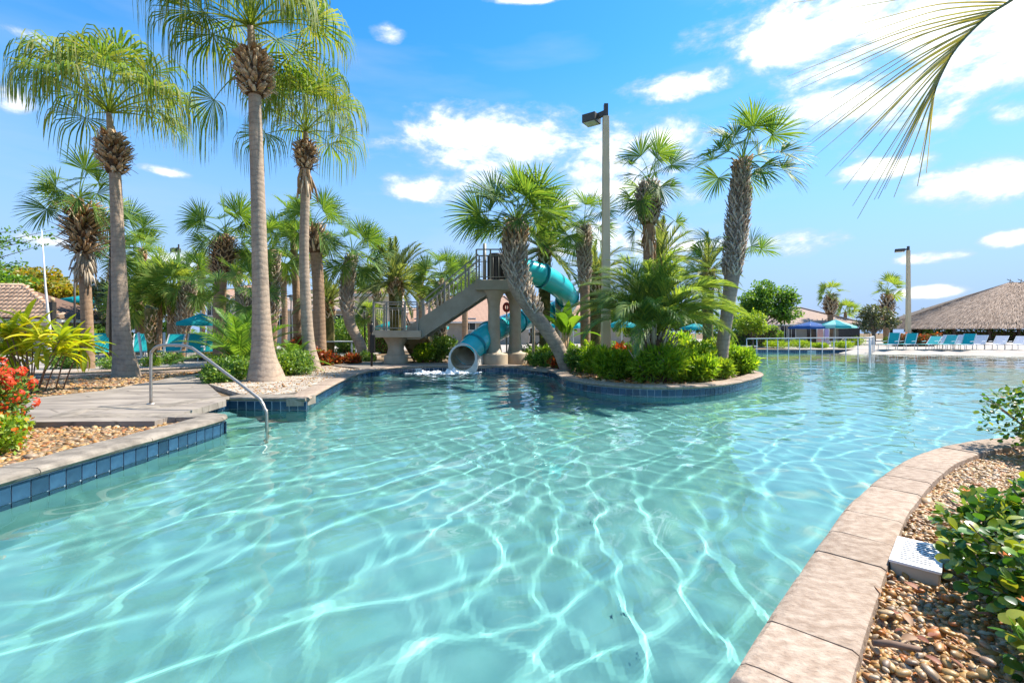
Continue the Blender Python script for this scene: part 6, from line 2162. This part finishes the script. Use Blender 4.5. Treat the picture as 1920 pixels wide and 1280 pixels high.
# glossy bush beside it
def round_leaf():
    V, Fc = [], []
    n = 6
    for i in range(n + 1):
        t_ = i / n
        w_ = .5 * math.sin((t_ * .93 + .05) * math.pi) ** .7 * (.62 + .38 * t_)
        V += [(t_, -w_, .10 * w_ + .10 * t_ * (1 - t_)), (t_, 0, .14 * t_ * (1 - t_)), (t_, w_, .10 * w_ + .10 * t_ * (1 - t_))]
    for i in range(n):
        b = i * 3
        Fc += [(b, b + 1, b + 4, b + 3), (b + 1, b + 2, b + 5, b + 4)]
    return np.array(V, float), np.array(Fc)
LV, LF = round_leaf()
lf_me = np_mesh('leaf', LV, LF, M['gloss'], True)
def glossy_bush(label, blobs, base, n_single, n_mass, size, seed, flowers=0):
    root = thing('glossy_bush', label, 'shrub', base, 'glossy bushes in the right-hand bed')
    rg = np.random.default_rng(seed)
    B = np.array(blobs)
    wts = (B[:, 3] * B[:, 4]) / (B[:, 3] * B[:, 4]).sum()
    def place(n, lo):
        k = rg.choice(len(B), n, p=wts)
        d = nrm_(rg.normal(size=(n, 3)) + np.array([-.25, -.35, .35]))
        C = B[k, :3] + d * B[k, 3:6] * (lo + (1.02 - lo) * rg.random(n) ** .5)[:, None]
        ax = nrm_(d * np.array([.8, .8, .25]) + rg.normal(size=(n, 3)) * .45 + np.array([0, 0, .15]))
        nm = nrm_(np.array([0, 0, .75]) + d * .55 + rg.normal(size=(n, 3)) * .3)
        sd = nrm_(np.cross(nm, ax)); up = np.cross(ax, sd)
        return C, ax, sd, up, size * rg.uniform(.6, 1.25, n)
    C, ax, sd, up, s = place(n_single, .92)
    for i in range(n_single):
        m = Matrix((ax[i], sd[i] * .95, up[i])).transposed()
        o = mobj('leaf', lf_me, root, C[i])
        o.rotation_euler = m.to_euler()
        o.scale = (s[i],) * 3
    C, ax, sd, up, s = place(n_mass, .35)
    Rm = np.stack([ax, sd, up], -1)
    V = np.einsum('nij,kj->nki', Rm, LV) * s[:, None, None] + C[:, None, :]
    Fc = LF[None] + (np.arange(n_mass) * len(LV))[:, None, None]
    tag(mobj('foliage', np_mesh('foliage', V.reshape(-1, 3), Fc.reshape(-1, 4), M['gloss_i'], True), root), kind='stuff')
    sb = MB()
    for b in B:
        c = Vector(b[:3])
        for k in range(3):
            e = c + Vector((rg.uniform(-1, 1) * b[3] * .8, rg.uniform(-1, 1) * b[4] * .8, b[5] * .7))
            sb.tube([(c.x * .4, c.y * .4, -.03), c * .7, e], [.012, .009, .004], 5)
    sb.build('stems', M['twig'], root)
    if flowers:
        k = rg.choice(len(B), flowers); d = nrm_(rg.normal(size=(flowers, 3)) * np.array([1, 1, .4]) + np.array([-.3, -.2, 1.0]))
        C = B[k, :3] + d * B[k, 3:6] * 1.06
        for i in range(flowers):
            fl_ = MB()
            for q in range(5):
                a = q * 1.2566
                e1, e2 = Vector((math.cos(a), math.sin(a), .35)), Vector((math.cos(a + .5), math.sin(a + .5), .1))
                e3 = Vector((math.cos(a - .5), math.sin(a - .5), .1))
                fl_.add([(0, 0, 0), e2 * .014, e1 * .026, e3 * .014], [(0, 1, 2, 3)])
            fl_.build('flower', M['orange'], root, C[i])
gB = gp(1880, 1200, GS) + Vector((.44, .08, 0))
glossy_bush('glossy round-leaved bush with orange flowers beside the white plate', [(.16, .30, .16, .26, .26, .22), (.30, .05, .2, .3, .28, .26), (.38, .42, .2, .28, .28, .28), (.10, .52, .17, .20, .2, .2),
            (.45, -.15, .18, .25, .25, .24), (.65, .3, .22, .3, .3, .3), (.12, -.28, .14, .2, .2, .2), (-.46, -.34, .12, .17, .17, .19), (-.22, -.12, .16, .22, .2, .22), (-.18, .16, .17, .2, .2, .22), (-.1, -.45, .14, .2, .2, .2)], gB, 290, 6000, .05, 41, 14)
gC = gp(1925, 880, GS) + Vector((.55, .1, 0))
glossy_bush('yellow-tipped bush at the right edge where the coping curves away', [(.05, .1, .30, .32, .3, .34), (.35, .4, .4, .36, .36, .42), (.3, -.25, .22, .28, .28, .26), (.0, .55, .34, .26, .26, .3), (.75, .2, .35, .4, .4, .4)], gC, 180, 2600, .048, 43, 10)

# sticks and fallen leaves
sk = thing('fallen_stick', 'broken brown stick lying on the near pebbles', 'stick', gp(1680, 1210, GS + .035), rz=R(-12))
MB().tube([(-.075, 0, 0), (-.02, .004, .004), (.075, -.003, 0)], [.011, .013, .009], 8).build('wood', M['twig'], sk)
MB().tube([(.02, 0, .006), (.05, .012, .02)], [.004, .002], 6).build('side_twig', M['twig'], sk)
rgl = random.Random(6)
dl = LV.copy(); dl[:, 2] *= 2.2; dl[:, 1] *= .6
dl_me = np_mesh('dead_leaf', dl, LF, leafmat('fallen_leaf', [(.22, .07, .035), (.30, .11, .06), (.36, .2, .1)], .15, .6, 'object', tcol=(1, .8, .6)), True)
spots = [(1700, 1180), (1722, 1196), (1742, 1205), (1762, 1190), (1790, 1185), (1735, 1228), (1775, 1230), (1680, 1145), (1650, 1110), (1820, 1192), (1695, 1090), (1760, 1110), (1830, 1150), (1840, 1230), (1710, 1172)]
words = ['rusty fallen leaf nearest to the broken stick', 'rusty fallen leaf just right of the stick', 'fallen leaf in the middle of the leaf litter', 'upper fallen leaf in the litter below the plate', 'fallen leaf under the edge of the glossy bush',
         'lowest fallen leaf below the broken stick', 'fallen leaf among the lowest pebbles right of the stick', 'fallen leaf by the grey dead stem', 'fallen leaf close to the coping below the plate', 'fallen leaf tucked under the low glossy leaves',
         'fallen leaf just below the white plate', 'fallen leaf between plate and glossy bush', 'fallen leaf hidden beside the bush stems', 'fallen leaf at the foot of the glossy bush', 'curled red fallen leaf above the stick']
for (a, b), wd in zip(spots, words):
    o = mobj('fallen_leaf', dl_me, None, gp(a, b, GS + .03), (rgl.uniform(-.4, .4), rgl.uniform(-.3, .3), rgl.uniform(0, 6.28)), rgl.uniform(.035, .065))
    tag(o, wd, 'leaf', 'fallen leaves on the pebbles')

# drooping frond of a palm that stands outside the picture on the right
dp = thing('near_palm', 'palm leaf with long thin strands hanging in at the top right', 'palm tree', (4.4, 2.3, SOIL))
DL_ = dp.location.copy()
MB().tube([(0, 0, -.1), (-.02, 0, 1.5), (-.05, .02, 3.3)], [.2, .15, .13], 12).build('trunk', M['trunk_brown'], dp)
DY = 2.6
rach = catmull([Vector((-.05, .02, 3.3)), Vector((-.8, .12, 3.75)), at(1990, -70, DY) - DL_, at(1905, -5, DY) - DL_, at(1850, 32, DY) - DL_, at(1795, 88, DY) - DL_, at(1765, 140, DY) - DL_, at(1750, 180, DY) - DL_], 6)
MB().tube(rach, [.012 * (1 - .75 * i / (len(rach) - 1)) for i in range(len(rach))], 6).build('leaf_stalk', M['petiole'], dp)
starts = [(1905, -5), (1880, 10), (1862, 24), (1845, 36), (1828, 52), (1812, 70), (1798, 86), (1782, 108), (1770, 128), (1760, 152), (1752, 176), (1748, 196)]
ends = [(1500, -10), (1520, 95), (1490, 150), (1500, 180), (1505, 255), (1524, 280), (1552, 318), (1560, 335), (1592, 375), (1625, 398), (1665, 365), (1716, 378), (1742, 318)]
strand_m = leafmat('dry_palm_strand', [(.20, .19, .07), (.30, .26, .10), (.24, .24, .12)], .35, src='object')
rgs = random.Random(8)
ns = 34
for i in range(ns):
    f = i / (ns - 1)
    a = f * (len(starts) - 1); ia = min(len(starts) - 2, int(a)); fa = a - ia
    b = f * (len(ends) - 1); ib = min(len(ends) - 2, int(b)); fb = b - ib
    s = (starts[ia][0] * (1 - fa) + starts[ia + 1][0] * fa, starts[ia][1] * (1 - fa) + starts[ia + 1][1] * fa)
    e = (ends[ib][0] * (1 - fb) + ends[ib + 1][0] * fb + rgs.uniform(-22, 22), ends[ib][1] * (1 - fb) + ends[ib + 1][1] * fb + rgs.uniform(-16, 16))
    p0, p3 = at(s[0], s[1], DY) - DL_, at(e[0], e[1], DY - rgs.uniform(-.25, .25)) - DL_
    if rgs.random() < .3:
        p3 = p0.lerp(p3, rgs.uniform(.6, .85))
    mid = p0.lerp(p3, .5) + Vector((0, 0, .05 * (1 - f)))
    cm = catmull([p0, p0.lerp(mid, .5) + Vector((0, 0, .012)), mid, p3], 4)
    n_ = len(cm)
    vs = []
    for k, p in enumerate(cm):
        t_ = k / (n_ - 1)
        w_ = .0052 * (1 - t_) ** .8 * (1 if t_ > .05 else .6) + .0006
        dd = (cm[min(k + 1, n_ - 1)] - cm[max(k - 1, 0)]).normalized()
        sd = dd.cross(Vector((.2, 1, .3))).normalized()
        vs += [p - sd * w_, p + Vector((0, .004, 0)), p + sd * w_]
    fs = []
    for k in range(n_ - 1):
        fs += [(k * 3, k * 3 + 1, k * 3 + 4, k * 3 + 3), (k * 3 + 1, k * 3 + 2, k * 3 + 5, k * 3 + 4)]
    MB().add(vs, fs, True).build('strand', strand_m, dp)
for az, kx in ((25, 6), (-20, 8), (2, 2)):
    mobj('frond', pool_mesh('wash', kx), dp, (-.05, .02, 3.3), (0, 0, R(az)), .8)
